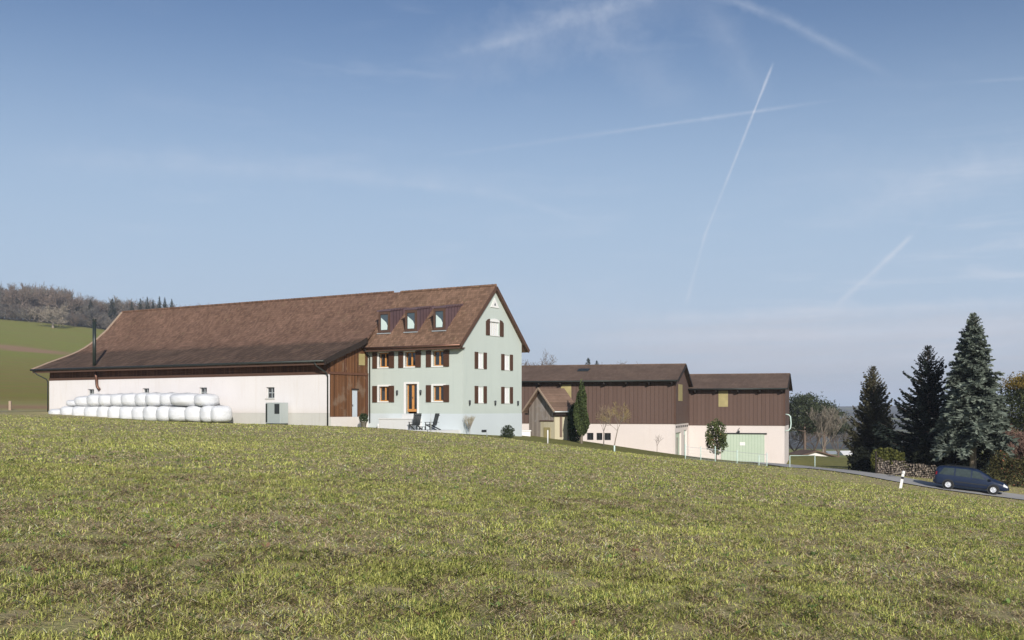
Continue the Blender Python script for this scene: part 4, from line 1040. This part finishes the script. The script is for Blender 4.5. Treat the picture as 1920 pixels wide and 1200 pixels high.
# garden on the right beyond the road
bush('shrub', 26.9, 82, 1.0, 2.1, 3600, .09, (.010,.013,.008), (.03,.035,.02), 'dark rounded bush left of the yellow green hedge', 13, cl=.2, zoff=-.2)
def hedge(name, p0, p1, w, h, n, size, c1, c2, label, seed, cat='hedge', **kw):
    L = math.hypot(p1[0]-p0[0], p1[1]-p0[1]); a = math.atan2(p1[1]-p0[1], p1[0]-p0[0])
    r = np.random.default_rng(seed); P = r.random((n, 3))
    P[:, 0] = P[:, 0]*L; top = h*(.74+.5*fbm(P[:, 0], P[:, 0]*0, .7, 3, seed)); P[:, 2] = (P[:, 2]**.6)*top
    P[:, 1] = (P[:, 1]-.5)*w*(1-.2*P[:, 2]/h+.25*(fbm(P[:, 0]*3, P[:, 2]*3, 1.2, 3, seed+1)-.5))
    V, F, c = leafy(P, size, c1, c2, seed, **kw)
    # follow the ground
    wx = p0[0]+np.cos(a)*V[:, 0]-np.sin(a)*V[:, 1]; wy = p0[1]+np.sin(a)*V[:, 0]+np.cos(a)*V[:, 1]
    g0 = gz(*p0); V2 = np.c_[wx-p0[0], wy-p0[1], V[:, 2]+ground(wx, wy)-g0-.1]
    o = np_mesh(name, V2, F, M['leaf'], None, c); o.location = (p0[0], p0[1], g0); tag(o, label, cat); return o
hedge('hedge', (26.75,79.4), (28.9,78.6), 1.2, 1.8, 5200, .085, (.05,.06,.018), (.17,.17,.04), 'yellow green clipped hedge behind the firewood stack', 21)
hedge('hedge', (32.9,73.4), (44,69.5), 1.3, 2.3, 15000, .075, (.035,.036,.015), (.105,.095,.035), 'brown green hedge along the road, right of the parked car', 23, c3=(.22,.09,.05), p3=.06)
hedge('hedge', (29.5,78.6), (36.5,77.6), 1.2, 2.2, 8000, .09, (.010,.014,.008), (.035,.04,.02), 'hedge with deep shade put into its leaf colour, between firewood stack and blue spruce', 25)  # near-black leaf tones stand in for deep shade under the spruces
plant_bare('bare_bush', 37.0, 79, gz(37,79), 4.2, 61, 'reddish brown bare bush above the roadside hedge', cat='shrub', trunk_h=.06, levels=5, n0=5, twig=.03, r0=.01, spread=.7, up=.5, col1=(.16,.10,.08), col2=(.28,.18,.14))
plant_bare('bare_bush', 40.5, 80, gz(40.5,80), 4.4, 62, 'second reddish brown bare bush, at the right edge above the hedge', cat='shrub', trunk_h=.06, levels=5, n0=5, twig=.03, r0=.01, spread=.7, up=.5, col1=(.16,.10,.08), col2=(.28,.18,.14))
def pine(x, y, zb, h, rad, seed, label, c1, c2, gold=False, bark='bark', lo=.45, n=26, leaf=.14, group=None):
    root = empty('pine_tree', (x, y, zb), 0, label, 'tree', group)
    r = np.random.default_rng(seed); C = []; m = MB().tube([(0,0,-.3),(.1,0,h*.5),(0,.1,h*.95)], [h*.022,h*.016,h*.006], 8)
    for i in range(n):
        t = lo+(1-lo)*i/(n-1); a = i*2.4+r.random(); L = rad*(1.05-.75*((t-lo)/(1-lo))**1.6)*(.6+.5*r.random())
        e = np.array([math.cos(a)*L, math.sin(a)*L, h*t+L*.15]); m.tube([(0,0,h*t-.3), tuple(e)], [h*.007, h*.002], 4)
        k = int(300*(leaf/.14)**-.5); P = r.normal(size=(k, 3))*[rad*.2, rad*.2, rad*.085]; C.append(P+e); P2 = r.normal(size=(k//2, 3))*[rad*.14, rad*.14, rad*.07]; C.append(P2+e*.55+[0,0,h*t*.45])
    C = np.concatenate(C); V, F, c = leafy(C, leaf, c1, c2, seed, .35, .3)
    if gold:
        g = (C[:, 2] > h*.9); c[g] = c[g]*0+np.array([.20,.14,.03])*(.7+.6*r.random((g.sum(), 1)))
    np_mesh('crown', V, F, M['leaf'], root, c); m.build('trunk', M[bark], root, True)
pine(43.3, 90, -5.5, zy(712, 90)+5.5, 3.1, 33, 'dark green pine with a golden tip at the right edge of the photo', (.02,.03,.012), (.09,.10,.035), True, lo=.3, n=30)
pine(47.5, 88, -5.5, 8.6, 3.0, 34, 'dark pine half cut by the right edge of the photo', (.02,.03,.012), (.07,.08,.03), lo=.3, n=30)
# pines and bare trees beyond the lower barn
d = 165
pine((1508-960)/2000*d, d, -11.5, zy(748, d)+11.5, 4.3, 51, 'tall dark green pine with reddish trunk just right of the brown building', (.03,.042,.025), (.085,.10,.05), bark='bark', lo=.62, n=22, leaf=.22, group='trees beyond the lower farm building')
pine((1545-960)/2000*178, 178, -12, zy(762, 178)+12, 3.6, 52, 'lower broad dark green pine behind the bare tree', (.03,.042,.025), (.085,.10,.05), bark='bark', lo=.62, n=16, leaf=.22, group='trees beyond the lower farm building')
plant_bare('bare_tree', (1543-960)/2000*140, 140, zy(857,140)-.3, 7.2, 71, 'pale bare tree with a short whitish trunk on the far lawn edge', 'trees beyond the lower farm building', trunk_h=.2, levels=5, n0=4, twig=.04, r0=.02, spread=.5, up=.9, bark='bark_pale', col1=(.17,.15,.12), col2=(.29,.25,.20))
for i, (px, dd, h, lab) in enumerate(((1490,190,12,'grey bare tree close to the right wall of the brown building'), (1526,200,12,'grey bare tree behind the pale trunk tree, middle of the far group'), (1572,210,11,'grey bare tree rightmost in the far group'))):
    plant_bare('bare_tree', (px-960)/2000*dd, dd, zy(865,dd)-1.0, h, 80+i, lab, 'trees beyond the lower farm building', levels=5, n0=4, twig=.06, spread=.6, up=.6, col1=(.10,.09,.08), col2=(.20,.18,.15))

# ------------------------------------------------------------------ low roof and distant village
def cottage(name, x, y, zb, w, dp, h, rh, rz, wallm, roofm, label, cat='house', group=None):
    root = empty(name, (x, y, zb), rz, label, cat, group)
    m = MB(); m.prism([(0,-1),(dp,-1),(dp,h),(dp/2,h+rh),(0,h)], 'x', 0, w); m.build('wall', M[wallm], root)
    m = MB(); t = .15; sl = rh/(dp/2); o = .5
    prof = [(-o, h-o*sl+.05), (dp/2, h+rh+.05), (dp+o, h-o*sl+.05)]
    for (a, c) in zip(prof[:-1], prof[1:]): m.prism([(a[0],a[1]),(c[0],c[1]),(c[0],c[1]+t),(a[0],a[1]+t)], 'x', -o, w+o)
    m.build('roof', M[roofm], root)
    for k in range(max(1, int(w/3))): MB().box(1+k*3, 2+k*3, -.05, -.004, h*.45, h*.45+1).build('window', M['glass'], root)
    return root
cottage('outbuilding', 34.6, 142, -9.3, 3.4, 9, 2.5, 1.2, R(-78), 'white_plaster', 'roof_sheet', 'low white outbuilding with a brown roof below the lawn edge', 'outbuilding')
for i, (px, dd, w, rz, rm, lab) in enumerate(((1556,520,9,.2,'galv','small white far house in the valley, leftmost of the village'), (1568,560,8,-.3,'galv','white far house next to the leftmost one in the valley village'), (1582,500,10,.1,'white_paint','white far house in the middle of the valley village'), (1597,540,9,.4,'galv','white far house second from the right in the valley village'), (1611,470,12,-.2,'white_paint','long white far building at the right end of the valley village'))):
    z0 = zy(858, dd)
    cottage('village_house', (px-960)/2000*dd, dd, z0-.5, w*.7, 7, 2.0, 1.4, rz, 'white_panel', rm, lab, 'house', 'white houses in the valley')

# ------------------------------------------------------------------ firewood
def firewood():
    p0 = (26.7, 77.6); p1 = (30.0, 74.6); L = math.hypot(p1[0]-p0[0], p1[1]-p0[1]); a = math.atan2(p1[1]-p0[1], p1[0]-p0[0])
    r = np.random.default_rng(5); V = []; F = []; C = []
    x = 0
    H = 1.45
    row = 0; z = .06
    faces6 = [(0,1,2,3,4,5)]
    while z < H:
        x = .05*(row % 2)+.04*r.random()
        while x < L:
            rad = .045+.06*r.random()**1.5; n = 6;
            if z > H-.25-.35*abs(math.sin(x*1.9))*r.random()-.06*x: x += rad*2; continue
            ph = r.random()*6; off = len(V); g = gz(p0[0]+math.cos(a)*x, p0[1]+math.sin(a)*x)
            dy = r.normal()*.03; tone = np.array([(.26,.21,.17),(.19,.155,.13),(.36,.30,.24),(.14,.12,.10)][r.integers(4)])
            for yy in (-.25+dy, .25+dy):
                for q in range(n):
                    t = ph+q*2*math.pi/n; rr = rad*(.8+.35*r.random()); V.append((x+rr*math.cos(t), yy, z+.03*math.sin(x*7+row)+rr*math.sin(t)+g-gz(*p0)))
            for q in range(n): F.append((off+q, off+(q+1) % n, off+n+(q+1) % n, off+n+q)); C.append(tone*.6)
            F.append((off, off+1, off+2, off+3)); F.append((off, off+3, off+4, off+5)); C += [tone, tone]
            x += rad*1.95
        z += .135; row += 1
        if z > H-.25: L -= 0
    o = np_mesh('firewood', np.array(V), np.array(F), M['log'], cols=np.array(C)); o.location = (*p0, gz(*p0)); o.rotation_euler = (0, 0, a)
    tag(o, 'long grey brown stack of split firewood beside the road', 'firewood', kind='stuff')
    # upright stake at its left end
    q = MB(); q.box(-.05, .05, -.05, .05, -.3, 1.65); s = q.build('stake', M['black_beam']); s.location = (26.45, 77.5, gz(26.45, 77.5)); tag(s, 'dark upright stake holding the left end of the firewood', 'stake')
    r2 = MB(); r2.tube([(0,0,.15), (.55,-.05,.3), (1.1,0,.42)], [.05,.045,.02], 6); r2.tube([(.35,-.04,.25), (.7,.1,.75), (1.15,.05,.85)], [.04,.03,.015], 6)
    b = r2.build('branch', M['bark_pale'], None, True); b.location = (26.4, 74.6, gz(26.4, 74.6)); b.rotation_euler = (0, 0, -.3); tag(b, 'forked pale dead branch lying in front of the firewood', 'branch')
firewood()

# ------------------------------------------------------------------ fence posts and rail
def stake(px, d, h, label, r_=.03, mt='white_paint'):
    x = (px-960)/2000*d; o = MB().tube([(0,0,-.3),(0,0,h-.02),(0,0,h)], [r_, r_, r_*.6], 8).build('fence_post', M[mt], None, True); o.location = (x, d, gz(x, d))
    tag(o, label, 'post', 'thin white stakes along the meadow edge')
stake(808, 76.5, 1.35, 'tall thin white stake in front of the garden chairs', .035, 'galv')
stake(1027, 75, .95, 'white stake before the garden shed', .045)
stake(913, 77, .5, 'short thin stake before the farmhouse gable', .03, 'galv')
stake(1152, 77, .45, 'short pale stake at the foot of the leaning fruit tree', .06, 'mint_paint')
stake(709, 79.3, .35, 'very short white stake near the farmhouse left corner', .05)
def yard_fence():
    pts = [(1285,79.0,1.15),(1314,79.6,1.1),(1341,80.2,1.2),(1382,81.6,1.1),(1423,83.0,.85),(1438,83.5,1.1)]
    P = [((px-960)/2000*d, d, h) for px, d, h in pts]
    root = empty('yard_fence', (P[0][0], P[0][1], gz(P[0][0], P[0][1])), 0, 'thin galvanised wire mesh fence in front of the pale green door', 'fence')
    x0, y0, z0 = root.location
    g = [gz(x, y)-z0 for x, y, h in P]
    for (x, y, h), zz in zip(P, g):
        MB().tube([(x-x0,y-y0,zz-.3),(x-x0,y-y0,zz+h)], .035, 8).build('post', M['mint_paint'], root, True)
    m = MB()
    for i in range(len(P)-1):
        for f in (.95,): m.bar((P[i][0]-x0,P[i][1]-y0,g[i]+f), (P[i+1][0]-x0,P[i+1][1]-y0,g[i+1]+f), .03)
    m.build('rail', M['galv'], root)
    m = MB()
    for i in range(len(P)-1):
        for f in (.1,.3,.5,.72): m.bar((P[i][0]-x0,P[i][1]-y0,g[i]+f), (P[i+1][0]-x0,P[i+1][1]-y0,g[i+1]+f), .008)
        n = 14
        for j in range(n):
            t = j/n; a = [P[i][k]*(1-t)+P[i+1][k]*t for k in (0, 1)]; zz = g[i]*(1-t)+g[i+1]*t; m.bar((a[0]-x0,a[1]-y0,zz+.08), (a[0]-x0,a[1]-y0,zz+.95), .006)
    m.build('mesh', M['galv'], root)
    # tubular barrier by the road
    a, b = ((1481-960)/2000*85.5, 85.5), ((1528-960)/2000*87.5, 87.5)
    r2 = empty('road_barrier', (a[0], a[1], gz(*a)), 0, 'pale green tubular barrier frame beside the road, right of the brown building', 'barrier')
    dz = gz(*b)-gz(*a); dx, dy = b[0]-a[0], b[1]-a[1]
    for (ux, uy, uz) in ((0,0,0), (dx,dy,dz)): MB().tube([(ux,uy,uz-.3),(ux,uy,uz+.98)], .032, 8).build('post', M['mint_paint'], r2, True)
    MB().tube([(0,0,.98),(dx,dy,dz+.98)], .022, 8).build('rail', M['mint_paint'], r2, True)
yard_fence()
# snow/edge marker post
x, y = (1687-960)/2000*62, 62.0
mk = empty('marker_post', (x, y, gz(x, y)), 0, 'white roadside marker post with a black band, leaning right', 'marker post'); mk.rotation_euler = (0, R(10), R(-20))
def post_sec(z0, z1, g=0, cap=False):
    m = MB(); pts = [(-.075-g,-.05-g),(.075+g,-.05-g),(.05+g,.06+g),(-.05-g,.06+g)]; m.prism(pts, 'z', z0, z1); return m
post_sec(-.3, .78).build('shaft', M['white_paint'], mk)
post_sec(.78, .92, .004).build('black_band', M['dark_metal'], mk)
m = post_sec(.92, 1.16); m.prism([(-.075,-.05),(.075,-.05),(.05,.06),(-.05,.06)], 'z', 1.16, 1.19); m.lathe([(.09,1.1),(.095,1.2),(.06,1.25),(0,1.26)], 10)
m.build('head', M['white_paint'], mk)
# left roadside post
x, y = (19-960)/2000*112, 112
o = MB().box(-.12, .12, -.12, .12, -.3, .95).build('boundary_post', M['verge'], None, bevel=.02); o.location = (x, y, gz(x, y)); tag(o, 'weathered square wooden post beside the farm road left of the barn', 'post')

# ================================================================== CAR
def car():
    cx, cy = 29.45, 68.6; yaw = math.atan2(-.39, .92)
    zr_, zf_ = gz(28.14, 69.16)+.06, gz(30.76, 68.04)+.06
    zc = (zr_+zf_)/2; pitch = math.atan2(zr_-zf_, 2.85)
    root = empty('parked_car', (cx, cy, zc), 0, 'dark blue people carrier facing right on the road below the blue spruce', 'car'); root.scale = (.93, .95, .9)
    root.rotation_euler = (Matrix.Rotation(yaw, 3, 'Z') @ Matrix.Rotation(pitch, 3, 'Y')).to_euler()
    # stations: x, z_low, z_belt, z_top, half width low, half width top
    S = [(-2.34,.42,.82,.90,.70,.62),(-2.29,.30,.93,1.34,.82,.60),(-2.15,.27,.96,1.50,.88,.64),(-1.8,.25,.96,1.58,.90,.66),(-1.2,.25,.955,1.62,.90,.67),(-.4,.25,.94,1.635,.91,.68),(.2,.25,.93,1.60,.91,.68),(.6,.25,.92,1.49,.91,.69),(1.05,.25,.90,1.25,.905,.72),(1.4,.25,.88,1.02,.90,.76),(1.7,.26,.85,.93,.885,.76),(2.1,.27,.75,.80,.85,.70),(2.3,.32,.63,.67,.76,.6),(2.37,.42,.53,.56,.62,.5)]
    S = np.array(S)
    def st(x): return [np.interp(x, S[:, 0], S[:, i]) for i in range(6)]
    def P(x, v, off=0.0):
        # v: 0 bottom centre .. 1 roof centre on the left side (y>0)
        _, zl, zb, zt, wl, wt = st(x)
        pts = np.array([(0, zl), (wl*.85, zl), (wl*.97, zl+.10), (wl, (zl+zb)/2), (wl*.965, zb), (wt+.03, zt-.07), (wt-.08, zt-.005), (0, zt+.02)])
        vs = np.array([0, .2, .26, .38, .5, .78, .86, 1.0])
        y = np.interp(v, vs, pts[:, 0]); z = np.interp(v, vs, pts[:, 1])
        n = np.array([y*1.0, (z-.85)*.5]); n = n/(np.linalg.norm(n)+1e-9)
        return x, y+n[0]*off, z+n[1]*off
    xs = np.unique(np.r_[np.linspace(-2.32, 2.37, 48), S[:, 0]]); vs = [0,.2,.23,.26,.32,.38,.44,.5,.57,.64,.71,.78,.82,.86,.93,1]
    m = MB(); K = 2*len(vs)-2
    for x in xs:
        ring = [P(x, v) for v in vs]+[(p[0], -p[1], p[2]) for p in [P(x, v) for v in reversed(vs[1:-1])]]
        m.v += [(float(a), float(b), float(c)) for a, b, c in ring]
    for i in range(len(xs)-1):
        for q in range(K): m.f.append((i*K+q, i*K+(q+1) % K, (i+1)*K+(q+1) % K, (i+1)*K+q))
    m.f.append(tuple(range(K))); m.f.append(tuple(reversed(range((len(xs)-1)*K, len(xs)*K))))
    body = m.build('body', M['car_paint'], root, True)
    def patch(name, x0, x1, v0, v1, mt, side, off=.006, x0t=None, x1t=None, par=root, n=8):
        m = MB(); x0t = x0 if x0t is None else x0t; x1t = x1 if x1t is None else x1t
        for j in range(n+1):
            t = j/n; v = v0+(v1-v0)*t; a = x0+(x0t-x0)*t; c = x1+(x1t-x1)*t
            for i in range(n+1):
                p = P(a+(c-a)*i/n, v, off); m.v.append((float(p[0]), float(p[1]*side), float(p[2])))
        for j in range(n):
            for i in range(n): k = j*(n+1)+i; m.f.append((k, k+1, k+n+2, k+n+1))
        return m.build(name, mt, par, True)
    for s in (-1, 1):
        patch('side_window', -2.1, -1.12, .52, .76, M['car_glass'], s, x0t=-1.8, x1t=-1.12)
        patch('side_window', -1.03, -.06, .52, .76, M['car_glass'], s)
        d = patch('door', .0, .92, .27, .5, M['car_paint'], s, .008)
        patch('side_window', .03, .85, .52, .75, M['car_glass'], s, x1t=.5, par=root)
        patch('side_window', .92, 1.22, .52, .64, M['car_glass'], s, x1t=1.02, par=root)
        MB().box(.06, .22, s*.905-.012, s*.905+.012, .80, .83).build('handle', M['dark_metal'], root)
        mm = MB().box(1.12, 1.3, s*.93, s*1.08, .93, 1.08); mm.build('mirror', M['car_paint'], root, bevel=.03)
        patch('headlight', 2.02, 2.3, .42, .62, M['lamp_glass'], s, .012)
        patch('tail_light', -2.30, -2.2, .5, .66, M['tail'], s, .012)
        patch('side_moulding', -1.0, 1.0, .355, .385, M['dark_metal'], s, .014)
        for wx in (-1.425, 1.425):
            m = MB(); n = 20; a = []
            # wheel arch lip
            m.lathe([(.33,.0),(.385,.0),(.385,.02),(.33,.02)], 28, (wx, s*.885 if s > 0 else -.905, .32), 'y'); m.build('wheel_arch', M['dark_metal'], root)
            w = MB().lathe([(.19,-.1),(.28,-.11),(.315,-.08),(.32,0),(.315,.08),(.28,.11),(.19,.1)], 28, (0,0,0), 'y').build('wheel', M['tyre'], root, True, loc=(wx, s*.83, .315))
            r_ = MB(); r_.lathe([(.0,.095),(.06,.105),(.10,.085),(.19,.10),(.205,.10),(.205,-.09),(0,-.09)], 24, (0,0,0), 'y') if s > 0 else r_.lathe([(.0,-.095),(.06,-.105),(.10,-.085),(.19,-.10),(.205,-.10),(.205,.09),(0,.09)], 24, (0,0,0), 'y')
            for k in range(7):
                t = k*2*math.pi/7; r_.bar((.05*math.cos(t), s*.11, .05*math.sin(t)), (.2*math.cos(t), s*.11, .2*math.sin(t)), .035, .02)
            r_.build('hubcap', M['hub'], w)
    # windscreen and rear screen
    def screen(name, x0, x1, v0=.80, mt=None):
        m = MB(); n = 10
        for i in range(n+1):
            x = x0+(x1-x0)*i/n; _, zl, zb, zt, wl, wt = st(x)
            for j in range(n+1):
                yy = (-1+2*j/n)*(wt-.08); m.v.append((x+.004, yy, zt+.02*(1-abs(-1+2*j/n))+.008))
        for i in range(n):
            for j in range(n): k = i*(n+1)+j; m.f.append((k, k+1, k+n+2, k+n+1))
        m.build(name, M['car_glass'], root, True)
    screen('windscreen', .5, 1.38)
    MB().box(-2.345, -2.325, -.55, .55, 1.02, 1.02+.0).quad((-2.315,-.52,.98),(-2.315,.52,.98),(-2.13,.5,1.42),(-2.13,-.5,1.42)).build('rear_window', M['car_glass'], root)
    m = MB(); m.box(2.2, 2.42, -.6, .6, .34, .52); m.build('bumper', M['car_paint'], root, bevel=.05)
    MB().box(-2.42, -2.25, -.72, .72, .36, .56).build('bumper', M['car_paint'], root, bevel=.05)
    for s in (-1, 1):
        m = MB().tube([(-1.7, s*.6, 1.56), (-1.6, s*.6, 1.65), (.1, s*.6, 1.67), (.2, s*.6, 1.61)], .018, 6); m.build('roof_rail', M['dark_metal'], root, True)
M['car_paint'] = plain((.011,.021,.052), .1, 3, rough=.3, spec=.4)('dark_blue_paint')
M['car_glass'] = plain((.045,.06,.058), .5, 5, rough=.08, spec=.45)('car_glass')
M['lamp_glass'] = plain((.7,.72,.74), .1, 8, rough=.1, spec=.8)('lamp_glass')
M['tail'] = plain((.3,.02,.02), .1, 8, rough=.2)('red_lens')
M['tyre'] = plain((.02,.02,.02), .2, 8)('rubber')
M['hub'] = plain((.68,.70,.74), .1, 8, rough=.35, metal=.3)('hubcap_metal')
car()

# ================================================================== MEADOW GRASS
def grass():
    r = np.random.default_rng(3); parts = []
    for (d0, d1, n, w, h, seed) in ((5.5,12,260000,.0055,.062,1), (12,24,300000,.0095,.066,2), (24,48,240000,.02,.07,3), (48,92,130000,.04,.07,4)):
        d = np.sqrt(r.random(n)*(d1*d1-d0*d0)+d0*d0); x = (r.random(n)*2-1)*.62*d+0
        # clumping
        q = fbm(x, d*.7, .26, 3, 21); keep = (q+.4*r.random(n)) > .55
        x, d, q = x[keep], d[keep], q[keep]
        f = d < fence_line(x)+1.5; x, d, q = x[f], d[f], q[f]
        road = ~((x > 23) & (d > 60) & (np.abs(d-np.interp(x, [23,26.6,28.1,30.8,34.5,46], [88,71.5,69.2,68,66.2,61])) < 1.7)); x, d, q = x[road], d[road], q[road]
        n = len(x); z = ground(x, d)
        patch = fbm(x, d*.45, 3.2, 4, 31); p2 = fbm(x, d*.6, .6, 3, 41)
        az = r.random(n)*2*math.pi; lean = np.abs(r.normal(size=n))*1.3
        straw = r.random(n) < np.clip(.38+1.1*(p2-.5)-.7*(patch-.5)+.16*(1-sm((d-8)/22)), .10, .85)
        lean[straw] += 1.5
        hh = h*.88*(.4+1.0*r.random(n)**1.6)*(.75+1.2*(q-.4)); k = np.hypot(1, lean)
        dx, dy, dz = np.cos(az)*lean/k, np.sin(az)*lean/k, 1/k
        a2 = az+math.pi/2+r.normal(size=n)*.6; wx, wy = np.cos(a2)*w*.5, np.sin(a2)*w*.5
        B = np.c_[x, d, z]; L = (hh*k**.6)[:, None]
        T = B+np.c_[dx, dy, dz]*L
        Mx = B+np.c_[dx, dy, dz*1.25]*L*.55
        Wv = np.c_[wx, wy, 0*wx]
        V = np.stack([B-Wv*.8, B+Wv*.8, Mx+Wv, T, Mx-Wv], 1).reshape(-1, 3)
        g1 = np.array([.31,.365,.078]); g2 = np.array([.59,.58,.18]); g3 = np.array([.12,.20,.055]); s1 = np.array([.84,.70,.45]); s2 = np.array([.50,.37,.22])
        t = np.clip(.5+1.6*(patch-.5)+.35*r.normal(size=n), 0, 1)[:, None]
        C = g1*(1-t)+g2*t; dk = r.random(n) < .13; C[dk] = g3
        tt = r.random(n)[:, None]; C[straw] = (s1*tt+s2*(1-tt))[straw]
        C *= (.45+1.0*r.random((n, 1)))*(.72+.72*fbm(x, d*.6, .28, 3, 61))[:, None]; C = np.clip(C, 0, .92)
        parts.append((V, C))
    m = 1500; dd = np.sqrt(r.random(m)*(30*30-36)+36); xx = (r.random(m)*2-1)*.6*dd; k_ = 8
    cx = np.repeat(xx, k_)+.02*r.normal(size=m*k_); cy = np.repeat(dd, k_)+.02*r.normal(size=m*k_); n = m*k_
    az = r.random(n)*6.28; L = (.025+.05*r.random(n))*np.repeat(.6+.7*r.random(m), k_); up = .15+.5*r.random(n)
    B = np.c_[cx, cy, ground(cx, cy)+.01]; dv = np.c_[np.cos(az), np.sin(az), up]; wv = np.c_[-np.sin(az), np.cos(az), 0*az]*(L*.24)[:, None]
    V = np.stack([B-wv*.3, B+wv*.3, B+dv*L[:, None]*.6+wv, B+dv*L[:, None], B+dv*L[:, None]*.6-wv], 1).reshape(-1, 3)
    cc = np.array([.16,.24,.07])*(1-r.random((n, 1)))+np.array([.26,.36,.10])*r.random((n, 1)); bn = np.repeat(r.random(m) < .25, k_); cc[bn] = np.array([.34,.20,.12])*(.6+.6*r.random((bn.sum(), 1)))
    parts.append((V, cc))
    V = np.concatenate([p[0] for p in parts]); C = np.concatenate([p[1] for p in parts]); F = np.arange(len(V)).reshape(-1, 5)
    tag(np_mesh('meadow_grass', V, F, M['grass'], cols=C), 'short patchy winter grass with dry straw covering the foreground meadow', 'grass', kind='stuff')
grass()

# ------------------------------------------------------------------ valley haze
def haze():
    m = MB().box(-3900, 3900, -80, 7200, -75, 110)
    hm = bpy.data.materials.new('haze'); hm.use_nodes = True; k = N(hm.node_tree); k.n.clear()
    o = k.new('ShaderNodeOutputMaterial'); v = k.new('ShaderNodeVolumePrincipled')
    v.inputs['Color'].default_value = (.80,.87,1,1); v.inputs['Density'].default_value = HAZE; v.inputs['Anisotropy'].default_value = .0
    k.l.new(v.outputs[0], o.inputs['Volume'])
    tag(m.build('haze', hm), 'thin pale blue air haze over the valley', 'haze', kind='stuff')
HAZE = 2.2e-4
haze()
